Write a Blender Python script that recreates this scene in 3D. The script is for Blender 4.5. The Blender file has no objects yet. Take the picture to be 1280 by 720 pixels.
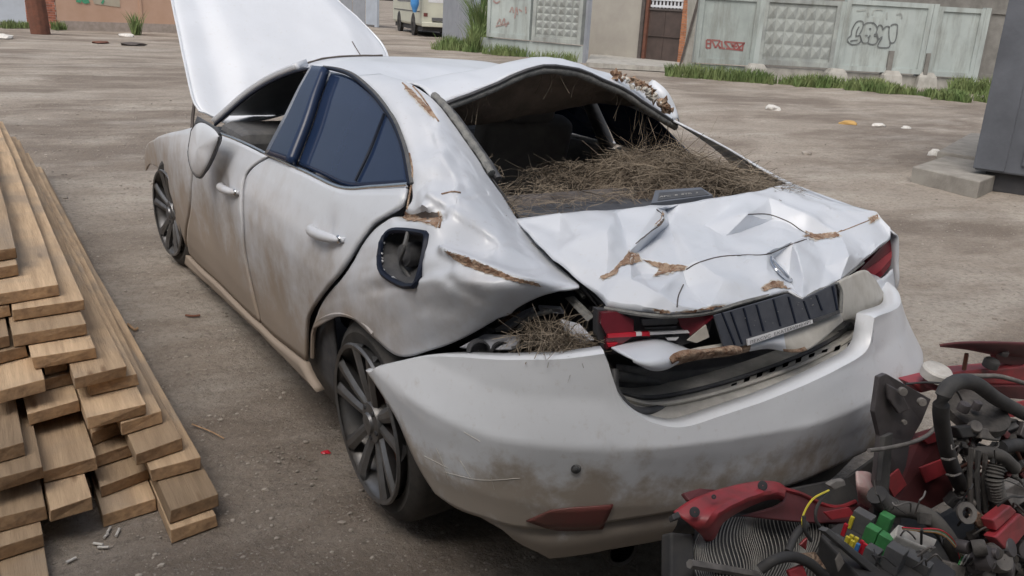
import bpy, bmesh, math, random
from mathutils import Vector, Matrix, noise, geometry
from mathutils.bvhtree import BVHTree
random.seed(7)
sc = bpy.context.scene
COL = sc.collection

# ------------------------------------------------------------------ camera
F = 1101.0                                   # focal length in photo pixels (photo 1280 x 720)
CAM = Vector((-1.794, -3.701, 1.561)); YAW, PIT, ROL = .558, .311, .057
FW = Vector((math.sin(YAW)*math.cos(PIT), math.cos(YAW)*math.cos(PIT), -math.sin(PIT)))
R0 = Vector((math.cos(YAW), -math.sin(YAW), 0)); U0 = R0.cross(FW)
RT = R0*math.cos(ROL) + U0*math.sin(ROL); UP = -R0*math.sin(ROL) + U0*math.cos(ROL)
cd = bpy.data.cameras.new('camera'); cam = bpy.data.objects.new('camera', cd); COL.objects.link(cam)
cd.sensor_width = 36; cd.lens = F/1280*36; cd.clip_start = .02; cd.clip_end = 2000
M4 = Matrix((RT, UP, -FW)).transposed().to_4x4(); M4.translation = CAM
cam.matrix_world = M4; sc.camera = cam

# ------------------------------------------------------------------ sky, sun, exposure
SUN_EL, SUN_AZ = 56, -128                      # azimuth clockwise from +Y (thin overcast, brightest high on the left)
w = bpy.data.worlds.new('World'); sc.world = w; w.use_nodes = True
nt = w.node_tree; bg = nt.nodes['Background']
sky = nt.nodes.new('ShaderNodeTexSky'); sky.sky_type = 'NISHITA'; sky.sun_disc = False
sky.sun_elevation = math.radians(SUN_EL); sky.sun_rotation = math.radians(SUN_AZ)
sky.dust_density = 6; sky.air_density = 1.2; sky.ozone_density = .6
hs = nt.nodes.new('ShaderNodeHueSaturation'); hs.inputs['Saturation'].default_value = .62
nt.links.new(sky.outputs[0], hs.inputs['Color']); nt.links.new(hs.outputs[0], bg.inputs[0]); bg.inputs[1].default_value = .12
sl = bpy.data.lights.new('sun', 'SUN'); sun = bpy.data.objects.new('sun', sl); COL.objects.link(sun)
sl.energy = .8; sl.angle = math.radians(40); sl.color = (1, .97, .92)
e, a = math.radians(SUN_EL), math.radians(SUN_AZ)
sd = Vector((math.sin(a)*math.cos(e), math.cos(a)*math.cos(e), math.sin(e)))
sun.rotation_euler = sd.to_track_quat('Z', 'Y').to_euler()
sc.view_settings.view_transform = 'Standard'; sc.view_settings.look = 'None'
sc.view_settings.gamma = 1; sc.view_settings.use_curve_mapping = False
sc.view_settings.exposure = 0.32

# ------------------------------------------------------------------ measuring helpers (photo pixel + a real plane -> a point of the place)
def ray(u, v): return FW + RT*((u-640)/F) + UP*((360-v)/F)
def at(u, v, x=None, y=None, z=None):
    d = ray(u, v)
    if x is not None: s = (x-CAM.x)/d.x
    elif y is not None: s = (y-CAM.y)/d.y
    else: s = (z-CAM.z)/d.z
    return CAM + d*s
def vplane(P1, P2):
    n = Vector((P2.y-P1.y, P1.x-P2.x, 0)).normalized()
    def f(u, v):
        d = ray(u, v); return CAM + d*((P1-CAM).dot(n)/d.dot(n))
    f.n = n if n.dot(CAM-P1) > 0 else -n
    return f
def lerp(a, b, t): return a+(b-a)*t
def itp(tab, x):
    if x <= tab[0][0]: return tab[0][1]
    for (a, fa), (b, fb) in zip(tab, tab[1:]):
        if x <= b: return fa+(fb-fa)*(x-a)/(b-a)
    return tab[-1][1]
def cr(pts, n):
    """n+1 points spaced along a Catmull-Rom curve through pts"""
    P = [Vector(p) for p in pts]
    if len(P) == 2: return [P[0].lerp(P[1], i/n) for i in range(n+1)]
    ds = [0]
    for a_, b_ in zip(P, P[1:]): ds.append(ds[-1]+(b_-a_).length)
    out = []
    for i in range(n+1):
        d = ds[-1]*i/n; k = 0
        while k < len(P)-2 and ds[k+1] < d: k += 1
        t = (d-ds[k])/max(1e-9, ds[k+1]-ds[k]); t = min(1, max(0, t))
        p1, p2 = P[k], P[k+1]
        p0 = P[k-1] if k else p1*2-p2
        p3 = P[k+2] if k+2 < len(P) else p2*2-p1
        m1 = (p2-p0)*.5; m2 = (p3-p1)*.5
        out.append(p1*(2*t**3-3*t*t+1)+m1*(t**3-2*t*t+t)+p2*(-2*t**3+3*t*t)+m2*(t**3-t*t))
    return out
def fbm(p, sc_=1.0, o=3):
    s = 0; am = 1
    for i in range(o):
        s += am*noise.noise(Vector(p)*sc_); sc_ *= 2.1; am *= .5
    return s

def crump(p, size, off=0):
    """facets with sharp ridges, like beaten sheet metal"""
    q = Vector(p)/size+Vector((off, off*.7, off*.3)); q += Vector((noise.noise(q*.7), noise.noise(q*.7+Vector((9, 2, 4))), noise.noise(q*.7+Vector((3, 8, 1)))))*.35
    return noise.voronoi(q)[0][0]-.45
# ------------------------------------------------------------------ materials
MATS = {}
def mat(name, c1, c2=None, rough=.6, metal=0, scale=8, bump=0, bscale=60, coat=0, spec=.5, stretch=(1, 1, 1), detail=6, alpha=None, trans=0, contrast=(.35, .65), rnd=0, em=None):
    m = bpy.data.materials.new(name); m.use_nodes = True
    n = m.node_tree.nodes; l = m.node_tree.links; b = n['Principled BSDF']
    b.inputs['Roughness'].default_value = rough; b.inputs['Metallic'].default_value = metal
    b.inputs['Coat Weight'].default_value = coat; b.inputs['Coat Roughness'].default_value = .1; b.inputs['Specular IOR Level'].default_value = spec
    b.inputs['Transmission Weight'].default_value = trans
    c2 = c2 or tuple(x*.8 for x in c1)
    tc = n.new('ShaderNodeTexCoord'); mp = n.new('ShaderNodeMapping'); mp.inputs['Scale'].default_value = stretch
    l.new(tc.outputs['Object'], mp.inputs['Vector'])
    nz = n.new('ShaderNodeTexNoise'); nz.inputs['Scale'].default_value = scale; nz.inputs['Detail'].default_value = detail; nz.inputs['Roughness'].default_value = .62
    l.new(mp.outputs[0], nz.inputs['Vector'])
    rp = n.new('ShaderNodeValToRGB'); rp.color_ramp.elements[0].position = contrast[0]; rp.color_ramp.elements[1].position = contrast[1]
    rp.color_ramp.elements[0].color = (*c1, 1); rp.color_ramp.elements[1].color = (*c2, 1)
    l.new(nz.outputs['Fac'], rp.inputs[0]); last = rp.outputs[0]
    if rnd:
        oi = n.new('ShaderNodeObjectInfo'); mr = n.new('ShaderNodeMapRange'); mr.inputs[3].default_value = 1-rnd; mr.inputs[4].default_value = 1+rnd*.6
        l.new(oi.outputs['Random'], mr.inputs[0]); hv = n.new('ShaderNodeHueSaturation'); l.new(mr.outputs[0], hv.inputs['Value']); l.new(last, hv.inputs['Color']); last = hv.outputs[0]
        ad = n.new('ShaderNodeVectorMath'); ad.operation = 'ADD'; mul = n.new('ShaderNodeMath'); mul.operation = 'MULTIPLY'; mul.inputs[1].default_value = 37
        l.new(oi.outputs['Random'], mul.inputs[0]); l.new(mp.outputs[0], ad.inputs[0]); l.new(mul.outputs[0], ad.inputs[1]); l.new(ad.outputs[0], nz.inputs['Vector'])
    l.new(last, b.inputs['Base Color'])
    if bump:
        n2 = n.new('ShaderNodeTexNoise'); n2.inputs['Scale'].default_value = bscale; n2.inputs['Detail'].default_value = 5
        l.new(mp.outputs[0], n2.inputs['Vector']); bp = n.new('ShaderNodeBump'); bp.inputs['Strength'].default_value = bump; bp.inputs['Distance'].default_value = .01
        l.new(n2.outputs['Fac'], bp.inputs['Height']); l.new(bp.outputs[0], b.inputs['Normal'])
    if em: b.inputs['Emission Color'].default_value = (*em, 1)
    MATS[name] = m
    return m
def paint(name, base, dirt, zlo, zhi, amount, rough=.33, speck=.35, coat=.35):
    """car paint with road dust that thickens towards the sills, streaks and specks"""
    m = mat(name, base, tuple(x*.93 for x in base), rough=rough, scale=3, coat=coat)
    n = m.node_tree.nodes; l = m.node_tree.links; b = n['Principled BSDF']
    src = b.inputs['Base Color'].links[0].from_socket
    g = n.new('ShaderNodeNewGeometry'); sp = n.new('ShaderNodeSeparateXYZ'); l.new(g.outputs['Position'], sp.inputs[0])
    nz = n.new('ShaderNodeTexNoise'); nz.inputs['Scale'].default_value = 5; nz.inputs['Detail'].default_value = 7; nz.inputs['Roughness'].default_value = .65
    l.new(g.outputs['Position'], nz.inputs['Vector'])
    mp = n.new('ShaderNodeMapping'); mp.inputs['Scale'].default_value = (6, 6, 2.6); l.new(g.outputs['Position'], mp.inputs[0])
    st = n.new('ShaderNodeTexNoise'); st.inputs['Scale'].default_value = 2.5; st.inputs['Detail'].default_value = 4; l.new(mp.outputs[0], st.inputs['Vector'])
    ma = n.new('ShaderNodeMath'); ma.operation = 'MULTIPLY_ADD'; ma.inputs[1].default_value = .85; l.new(nz.outputs['Fac'], ma.inputs[0]); l.new(sp.outputs['Z'], ma.inputs[2])
    mb = n.new('ShaderNodeMath'); mb.operation = 'MULTIPLY_ADD'; mb.inputs[1].default_value = .13; l.new(st.outputs['Fac'], mb.inputs[0]); l.new(ma.outputs[0], mb.inputs[2])
    mr = n.new('ShaderNodeMapRange'); mr.interpolation_type = 'SMOOTHSTEP'; mr.inputs[1].default_value = zhi+.49; mr.inputs[2].default_value = zlo+.49; mr.inputs[3].default_value = 0; mr.inputs[4].default_value = amount
    l.new(mb.outputs[0], mr.inputs[0])
    n3 = n.new('ShaderNodeTexNoise'); n3.inputs['Scale'].default_value = 42; n3.inputs['Detail'].default_value = 8; n3.inputs['Roughness'].default_value = .7; l.new(g.outputs['Position'], n3.inputs['Vector'])
    m3 = n.new('ShaderNodeMapRange'); m3.inputs[1].default_value = .58; m3.inputs[2].default_value = .78; m3.inputs[4].default_value = speck; l.new(n3.outputs['Fac'], m3.inputs[0])
    mx = n.new('ShaderNodeMath'); mx.operation = 'MAXIMUM'; l.new(mr.outputs[0], mx.inputs[0]); l.new(m3.outputs[0], mx.inputs[1])
    mc = n.new('ShaderNodeMixRGB'); mc.inputs[2].default_value = (*dirt, 1); l.new(mx.outputs[0], mc.inputs[0]); l.new(src, mc.inputs[1]); l.new(mc.outputs[0], b.inputs['Base Color'])
    rr = n.new('ShaderNodeMapRange'); rr.inputs[3].default_value = rough; rr.inputs[4].default_value = .8; l.new(mx.outputs[0], rr.inputs[0]); l.new(rr.outputs[0], b.inputs['Roughness'])
    cc = n.new('ShaderNodeMapRange'); cc.inputs[3].default_value = coat; cc.inputs[4].default_value = 0; l.new(mx.outputs[0], cc.inputs[0]); l.new(cc.outputs[0], b.inputs['Coat Weight'])
    return m
WHITE = paint('white_paint', (.59, .62, .67), (.27, .21, .155), .38, .98, .92, rough=.42, coat=.45)
WHITE2 = paint('white_paint_bumper', (.72, .75, .79), (.36, .305, .245), .36, .555, .9, rough=.42, coat=.4)
LID = paint('white_paint_lid', (.62, .655, .71), (.42, .37, .30), -2, -1.8, .2, speck=.36, coat=.25, rough=.42)
CREAM = mat('primer_cream', (.54, .525, .485), (.42, .40, .36), rough=.55, scale=14)
RUST = mat('torn_filler_rust', (.19, .105, .065), (.40, .30, .22), rough=.95, scale=38, bump=1, bscale=110, contrast=(.38, .62))
PRIMER = mat('chipped_primer', (.46, .43, .385), (.56, .55, .53), rough=.8, scale=60)
DARKG = mat('dark_gap', (.036, .037, .042), (.05, .05, .054), rough=.8)
PLAST = mat('black_plastic', (.045, .047, .053), (.075, .076, .08), rough=.55, scale=30)
GREYPL = mat('dusty_plastic', (.075, .078, .085), (.12, .12, .12), rough=.7, scale=20)
TRUNKD = mat('trunk_lining', (.10, .102, .11), (.15, .15, .15), rough=.9, scale=12, bump=.3)
HEADL = mat('headliner', (.27, .225, .195), (.17, .145, .125), rough=.95, scale=10, bump=.4)
CHROME = mat('chrome', (.62, .64, .68), (.5, .52, .55), rough=.18, metal=1)
ALLOY = mat('alloy', (.20, .205, .215), (.13, .125, .12), rough=.42, metal=.7, scale=9)
RUBBER = mat('tyre_rubber', (.028, .027, .026), (.06, .055, .05), rough=.85, scale=14)
GLASST = mat('tinted_glass', (.014, .028, .068), (.022, .036, .078), rough=.06, coat=0, spec=.27, scale=2)
SEAL = mat('window_bond', (.13, .135, .135), (.22, .22, .21), rough=.9, scale=40, bump=.5)
REDL = mat('red_lens', (.17, .02, .032), (.13, .018, .026), rough=.15, coat=.6)
REDB = mat('red_lens_bright', (.55, .025, .045), (.45, .02, .035), rough=.2)
CLEAR = mat('clear_lens', (.72, .73, .75), (.6, .6, .62), rough=.25)
BLUEGREY = mat('inner_metal', (.36, .38, .43), (.26, .27, .30), rough=.5, metal=.3, scale=15)
SEAT = mat('seat_fabric', (.11, .10, .10), (.07, .065, .065), rough=.9, scale=10, bump=.3)
SEATB = mat('seat_leather', (.34, .33, .33), (.24, .235, .24), rough=.65, scale=10)
STRAW = mat('straw', (.27, .225, .17), (.11, .088, .066), rough=.95, scale=6, rnd=0)
STRAWD = mat('straw_bed', (.075, .06, .048), (.13, .10, .078), rough=1, scale=25, bump=1, bscale=50)
REFL = mat('reflector', (.17, .05, .045), (.14, .06, .05), rough=.35)

# ------------------------------------------------------------------ objects
def tag(o, label=None, cat=None, group=None, kind=None):
    if label: o['label'] = label
    if cat: o['category'] = cat
    if group: o['group'] = group
    if kind: o['kind'] = kind
    return o
def empty(name, loc=(0, 0, 0)):
    o = bpy.data.objects.new(name, None); COL.objects.link(o); o.location = loc; o.empty_display_size = .1
    return o
def obj(name, V, Fc, m, parent=None, smooth=False, thick=0, off=-1, bevel=0, mi=None, ang=None):
    me = bpy.data.meshes.new(name); me.from_pydata([tuple(v) for v in V], [], Fc)
    ms = m if isinstance(m, (list, tuple)) else [m]
    for k in ms: me.materials.append(k)
    if mi: me.polygons.foreach_set('material_index', mi)
    if smooth: me.polygons.foreach_set('use_smooth', [True]*len(me.polygons))
    if ang is not None: me.set_sharp_from_angle(angle=math.radians(ang))
    me.update()
    o = bpy.data.objects.new(name, me); COL.objects.link(o)
    if parent:
        o.parent = parent; o.matrix_parent_inverse = pinv(parent)
    if thick:
        s = o.modifiers.new('thick', 'SOLIDIFY'); s.thickness = thick; s.offset = off
    if bevel:
        b = o.modifiers.new('bevel', 'BEVEL'); b.width = bevel; b.segments = 2; b.limit_method = 'ANGLE'
    return o
def pinv(p):
    m = p.matrix_basis.copy()
    q = p
    while q.parent: q = q.parent; m = q.matrix_basis @ m if q.matrix_basis != Matrix() else m
    return m.inverted() if p.type == 'EMPTY' else Matrix()
def gridobj(name, G, m, parent=None, thick=.004, off=-1, smooth=True, hole=None, mi=None, ang=None, flip=False):
    nr, nc = len(G), len(G[0]); V = [p for r in G for p in r]; Fc = []; mm = []
    for i in range(nr-1):
        for j in range(nc-1):
            if hole and hole(i, j): continue
            f = (i*nc+j, i*nc+j+1, (i+1)*nc+j+1, (i+1)*nc+j)
            Fc.append(f[::-1] if flip else f)
            if mi: mm.append(mi(i, j))
    return obj(name, V, Fc, m, parent, smooth, thick, off, mi=mm or None, ang=ang)
def surf(C, nu, nv):
    """Catmull-Rom surface through a grid of control points"""
    rows = [cr(r, nu) for r in C]
    cols = [cr([r[j] for r in rows], nv) for j in range(nu+1)]
    return [[cols[j][i] for j in range(nu+1)] for i in range(nv+1)]
def coons(b, t, l, r, nu, nv):
    """b,t run left to right; l,r run bottom to top"""
    B, T, L, Rr = cr(b, nu), cr(t, nu), cr(l, nv), cr(r, nv); G = []
    for i in range(nv+1):
        q = i/nv; row = []
        for j in range(nu+1):
            s = j/nu
            row.append(B[j]*(1-q)+T[j]*q+L[i]*(1-s)+Rr[i]*s-(B[0]*(1-s)*(1-q)+B[nu]*s*(1-q)+T[0]*(1-s)*q+T[nu]*s*q))
        G.append(row)
    return G
def boxv(c, s, R=None):
    c = Vector(c); V = []
    for dx in (-.5, .5):
        for dy in (-.5, .5):
            for dz in (-.5, .5):
                p = Vector((dx*s[0], dy*s[1], dz*s[2])); V.append(c+(R @ p if R else p))
    return V
BOXF = [(0, 1, 3, 2), (4, 6, 7, 5), (0, 4, 5, 1), (2, 3, 7, 6), (0, 2, 6, 4), (1, 5, 7, 3)]
def box(name, c, s, m, parent=None, R=None, bevel=0):
    return obj(name, boxv(c, s, R), BOXF, m, parent, bevel=bevel)
def eul(x=0, y=0, z=0):
    return Matrix.Rotation(math.radians(z), 3, 'Z') @ Matrix.Rotation(math.radians(y), 3, 'Y') @ Matrix.Rotation(math.radians(x), 3, 'X')
def tubev(pts, r, seg=8, n=None, rib=None):
    P = cr(pts, n) if n else [Vector(p) for p in pts]
    V = []; Fc = []; up = Vector((.13, .2, 1)).normalized()
    for i, p in enumerate(P):
        t = (P[min(i+1, len(P)-1)]-P[max(i-1, 0)]).normalized()
        a_ = t.cross(up); 
        if a_.length < .05: a_ = t.cross(Vector((1, 0, 0)))
        a_.normalize(); b_ = a_.cross(t)
        rr = r(i/(len(P)-1)) if callable(r) else r
        if rib and i % 2: rr *= rib
        for k in range(seg):
            q = 2*math.pi*k/seg; V.append(p+(a_*math.cos(q)+b_*math.sin(q))*rr)
    for i in range(len(P)-1):
        for k in range(seg):
            Fc.append((i*seg+k, i*seg+(k+1) % seg, (i+1)*seg+(k+1) % seg, (i+1)*seg+k))
    Fc.append(tuple(range(seg))[::-1]); Fc.append(tuple((len(P)-1)*seg+k for k in range(seg)))
    return V, Fc
def tube(name, pts, r, m, parent=None, seg=8, n=None, rib=None):
    V, Fc = tubev(pts, r, seg, n, rib); return obj(name, V, Fc, m, parent, smooth=True, ang=50)
def prism(name, poly, d, m, parent=None, bevel=0):
    """3-D polygon extruded by vector d"""
    n = len(poly); d = Vector(d); V = [Vector(p) for p in poly]+[Vector(p)+d for p in poly]
    Fc = [tuple(range(n)), tuple(range(2*n-1, n-1, -1))]+[(i, i+n, (i+1) % n+n, (i+1) % n) for i in range(n)]
    o = obj(name, V, Fc, m, parent, bevel=bevel)
    bm = bmesh.new(); bm.from_mesh(o.data); bmesh.ops.recalc_face_normals(bm, faces=bm.faces); bm.to_mesh(o.data); bm.free()
    return o
def lathe(prof, axis_o, ax, n=32):
    """prof: (radius, along axis)"""
    ax = Vector(ax).normalized(); a_ = ax.orthogonal().normalized(); b_ = ax.cross(a_); V = []; Fc = []
    for r, h in prof:
        for k in range(n):
            q = 2*math.pi*k/n; V.append(Vector(axis_o)+ax*h+(a_*math.cos(q)+b_*math.sin(q))*r)
    for i in range(len(prof)-1):
        for k in range(n): Fc.append((i*n+k, i*n+(k+1) % n, (i+1)*n+(k+1) % n, (i+1)*n+k))
    return V, Fc
def inpoly(u, v, P):
    c = False; j = len(P)-1
    for i in range(len(P)):
        if (P[i][1] > v) != (P[j][1] > v) and u < (P[j][0]-P[i][0])*(v-P[i][1])/(P[j][1]-P[i][1])+P[i][0]: c = not c
        j = i
    return c
def sheet(name, pts, edges, m, parent, cuts=3, thick=.004, jit=.0, mats=None, smooth_it=2, ang=28, crumple=0):
    """crumpled sheet: labelled 3-D points with a parameter pair; pts = [(u, v, Vector)], creases = index pairs, outline first"""
    co2 = [Vector((p[0], p[1])) for p in pts]
    vs, es, fs, ov, oe, of = geometry.delaunay_2d_cdt(co2, edges[1], [edges[0]], 1, 1e-4)
    P3 = []
    for i, v2 in enumerate(vs):
        P3.append(pts[ov[i][0]][2] if ov[i] else None)
    bm = bmesh.new(); uvl = bm.verts.layers.float_vector.new('pp')
    BV = []
    for i, v2 in enumerate(vs):
        p = P3[i]
        if p is None:
            k = sorted(range(len(pts)), key=lambda q: (co2[q]-v2).length)[:3]; ww = [1/((co2[q]-v2).length+1e-3) for q in k]
            p = sum((pts[q][2]*x for q, x in zip(k, ww)), Vector())/sum(ww)
        b = bm.verts.new(p); b[uvl] = (v2.x, v2.y, 0); BV.append(b)
    for f in fs:
        try: bm.faces.new([BV[i] for i in f])
        except ValueError: pass
    crease = {frozenset(x) for x in edges[2]}
    keep = set()
    idx = {b: ov[i][0] if ov[i] else -1 for i, b in enumerate(BV)}
    for ed in bm.edges:
        if frozenset((idx[ed.verts[0]], idx[ed.verts[1]])) in crease: keep.add(ed)
    bmesh.ops.subdivide_edges(bm, edges=bm.edges[:], cuts=cuts, use_grid_fill=True)
    bmesh.ops.triangulate(bm, faces=bm.faces[:])
    segs = [(co2[a_], co2[b_]) for a_, b_ in edges[2]]
    def oncrease(v):
        p = Vector((v[uvl][0], v[uvl][1]))
        for a_, b_ in segs:
            d = b_-a_; t = max(0, min(1, (p-a_).dot(d)/max(1e-9, d.length_squared)))
            if (a_+d*t-p).length < .25: return True
        return False
    for it in range(smooth_it):
        bmesh.ops.smooth_vert(bm, verts=[v for v in bm.verts if not v.is_boundary and not oncrease(v)], factor=.35, use_axis_x=True, use_axis_y=True, use_axis_z=True)
    for v in bm.verts:
        if crumple:
            e_ = 1 if not v.is_boundary else .3
            v.co += Vector((0, -.45, .9))*(crumple*crump(v.co, .17, 2)+crumple*.4*crump(v.co, .07, 6))*e_
        if jit: v.co += Vector((fbm(v.co, 9), fbm(v.co+Vector((5, 1, 2)), 9), fbm(v.co+Vector((1, 7, 3)), 9)))*jit
    bmesh.ops.recalc_face_normals(bm, faces=bm.faces)
    if mats:
        for f in bm.faces:
            c = sum((v[uvl] for v in f.verts), Vector())/len(f.verts)
            jx = noise.noise(Vector((c.x*.22, c.y*.22, 3)))*2.2
            for poly, k in mats:
                if inpoly(c.x+jx, c.y-jx, poly): f.material_index = k
    ms = m if isinstance(m, (list, tuple)) else [m]
    me = bpy.data.meshes.new(name); bm.to_mesh(me); bm.free()
    for k in ms: me.materials.append(k)
    me.polygons.foreach_set('use_smooth', [True]*len(me.polygons)); me.set_sharp_from_angle(angle=math.radians(ang))
    up = sum((p.normal.z*p.area for p in me.polygons))
    o = bpy.data.objects.new(name, me); COL.objects.link(o)
    if parent: o.parent = parent; o.matrix_parent_inverse = pinv(parent)
    if thick: s = o.modifiers.new('thick', 'SOLIDIFY'); s.thickness = thick; s.offset = -1 if up > 0 else 1
    return o
def bvh_of(*obs):
    V = []; Fc = []
    for o in obs:
        b = len(V); V += [v.co.copy() for v in o.data.vertices]; Fc += [[i+b for i in p.vertices] for p in o.data.polygons]
    T = BVHTree.FromPolygons(V, Fc)
    def f(u, v, out=.003):
        d = ray(u, v).normalized(); h, n, i, q = T.ray_cast(CAM, d)
        if h is None: return None
        if n.dot(d) > 0: n = -n
        return h+n*out
    return f
def patch(name, hit, poly, m, parent, out=.0016, step=2.0, rough=1.3, seed=0):
    """irregular torn patch lying on a surface"""
    B = []
    for i in range(len(poly)):
        a_, b_ = Vector(poly[i]), Vector(poly[(i+1) % len(poly)]); n = max(1, int((b_-a_).length/step))
        for k in range(n):
            p = a_.lerp(b_, k/n); q = fbm((p.x*.23+seed, p.y*.23, 1), 1, 3)*rough; r = fbm((p.x*.23, p.y*.23+seed, 7), 1, 3)*rough; B.append(Vector((p.x+q, p.y+r)))
    u0, u1, v0, v1 = min(p.x for p in B), max(p.x for p in B), min(p.y for p in B), max(p.y for p in B); I = []
    y = v0
    while y < v1:
        x = u0
        while x < u1:
            if inpoly(x, y, B): I.append(Vector((x, y)))
            x += 3.0
        y += 3.0
    vs, es, fs, *_ = geometry.delaunay_2d_cdt(B+I, [], [list(range(len(B)))], 1, 1e-4)
    V = [hit(p.x, p.y, out) for p in vs]; Fc = []
    for f in fs:
        if all(V[i] is not None for i in f): Fc.append(tuple(f))
    last = next((p for p in V if p), None)
    if last is None or not Fc: return None
    P = [p if p else last for p in V]
    Fc = [f for f in Fc if max((P[f[a_]]-P[f[a_-1]]).length for a_ in range(len(f))) < .06]
    if not Fc: return None
    o = obj(name, P, Fc, m, parent, smooth=False); bm = bmesh.new(); bm.from_mesh(o.data); bmesh.ops.delete(bm, geom=[v for v in bm.verts if not v.link_faces], context='VERTS')
    isl = []; seen = set()
    for v in bm.verts:
        if v in seen: continue
        st_ = [v]; comp = []; seen.add(v)
        while st_:
            x = st_.pop(); comp.append(x)
            for e_ in x.link_edges:
                y = e_.other_vert(x)
                if y not in seen: seen.add(y); st_.append(y)
        isl.append(comp)
    isl.sort(key=len)
    for c in isl[:-1]: bmesh.ops.delete(bm, geom=c, context='VERTS')
    bm.to_mesh(o.data); bm.free()
    return o
def decal_line(name, hit, px, r, m, parent, n=None):
    Q = cr([Vector((u, v, 0)) for u, v in px], max(3, int(sum(math.hypot(b[0]-a[0], b[1]-a[1]) for a, b in zip(px, px[1:]))/3)))
    P = [hit(q.x, q.y, r*.35) for q in Q]; P = [p for p in P if p]; n = len(P)*2
    if len(P) < 2: return
    return tube(name, P, r, m, parent, seg=6, n=n or len(P)*4)

# ================================================================== THE SETTING
def ground_mat():
    m = mat('yard_ground', (.385, .342, .292), (.27, .232, .193), rough=.95, scale=.9, detail=12, contrast=(.3, .72))
    n = m.node_tree.nodes; l = m.node_tree.links; b = n['Principled BSDF']
    src = b.inputs['Base Color'].links[0].from_socket
    g = n.new('ShaderNodeNewGeometry')
    def nz(scale, det, stretch=None, rough=.65):
        t = n.new('ShaderNodeTexNoise'); t.inputs['Scale'].default_value = scale; t.inputs['Detail'].default_value = det; t.inputs['Roughness'].default_value = rough
        if stretch:
            mp = n.new('ShaderNodeMapping'); mp.inputs['Scale'].default_value = stretch; mp.inputs['Rotation'].default_value = (0, 0, math.radians(24)); l.new(g.outputs['Position'], mp.inputs[0]); l.new(mp.outputs[0], t.inputs['Vector'])
        else: l.new(g.outputs['Position'], t.inputs['Vector'])
        return t
    def mix(fac, c, lo, hi, amt, prev):
        r = n.new('ShaderNodeMapRange'); r.inputs[1].default_value = lo; r.inputs[2].default_value = hi; r.inputs[4].default_value = amt; l.new(fac.outputs['Fac'], r.inputs[0])
        x = n.new('ShaderNodeMixRGB'); x.inputs[2].default_value = (*c, 1); l.new(r.outputs[0], x.inputs[0]); l.new(prev, x.inputs[1]); return x.outputs[0]
    p = mix(nz(.42, 10, (.6, 1.25, 1)), (.155, .122, .095), .45, .57, .85, src)      # damp tracks
    p = mix(nz(.7, 10, (.6, 1.3, 1)), (.46, .425, .375), .50, .64, .6, p)             # dry pale dust
    p = mix(nz(30, 8, None, .75), (.12, .10, .084), .50, .64, .7, p)
    p = mix(nz(7, 9, None, .7), (.19, .16, .13), .52, .68, .6, p)
    p = mix(nz(60, 5, None, .7), (.42, .38, .33), .55, .68, .6, p)                          # coarse grit
    p = mix(nz(95, 4), (.52, .49, .45), .62, .74, .7, p)                             # pale grit
    l.new(p, b.inputs['Base Color'])
    b1 = n.new('ShaderNodeBump'); b1.inputs['Strength'].default_value = 1.0; b1.inputs['Distance'].default_value = .016; l.new(nz(48, 9, None, .7).outputs['Fac'], b1.inputs['Height'])
    b2 = n.new('ShaderNodeBump'); b2.inputs['Strength'].default_value = .6; b2.inputs['Distance'].default_value = .06; l.new(nz(5, 5).outputs['Fac'], b2.inputs['Height'])
    l.new(b1.outputs[0], b2.inputs['Normal']); l.new(b2.outputs[0], b.inputs['Normal'])
    rr = n.new('ShaderNodeMapRange'); rr.inputs[1].default_value = .5; rr.inputs[2].default_value = .7; rr.inputs[3].default_value = .95; rr.inputs[4].default_value = .6
    l.new(nz(.42, 10, (.6, 1.25, 1)).outputs['Fac'], rr.inputs[0]); l.new(rr.outputs[0], b.inputs['Roughness'])
    return m
GROUND = ground_mat()
def gz(x, y):
    d = math.hypot(x, y+.5)
    k = min(1, max(0, (d-3)/8))
    return .006*fbm((x, y, 0), 2.2, 3)+k*(.05*fbm((x*.5+y*.25, y*1.1-x*.3, 2), .55, 4)) - .002
def build_ground():
    N = 240; V = []; Fc = []
    def sp(i): 
        t = i/N*2-1; return (abs(t)**2.6*400+abs(t)*14)*(1 if t > 0 else -1)
    for i in range(N+1):
        for j in range(N+1):
            x, y = 2+sp(i), 2+sp(j); V.append((x, y, gz(x, y) if abs(x) < 70 and abs(y) < 70 else 0))
    for i in range(N):
        for j in range(N): Fc.append((i*(N+1)+j, (i+1)*(N+1)+j, (i+1)*(N+1)+j+1, i*(N+1)+j+1))
    tag(obj('ground', V, Fc, GROUND, smooth=True), kind='structure')
build_ground()

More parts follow.
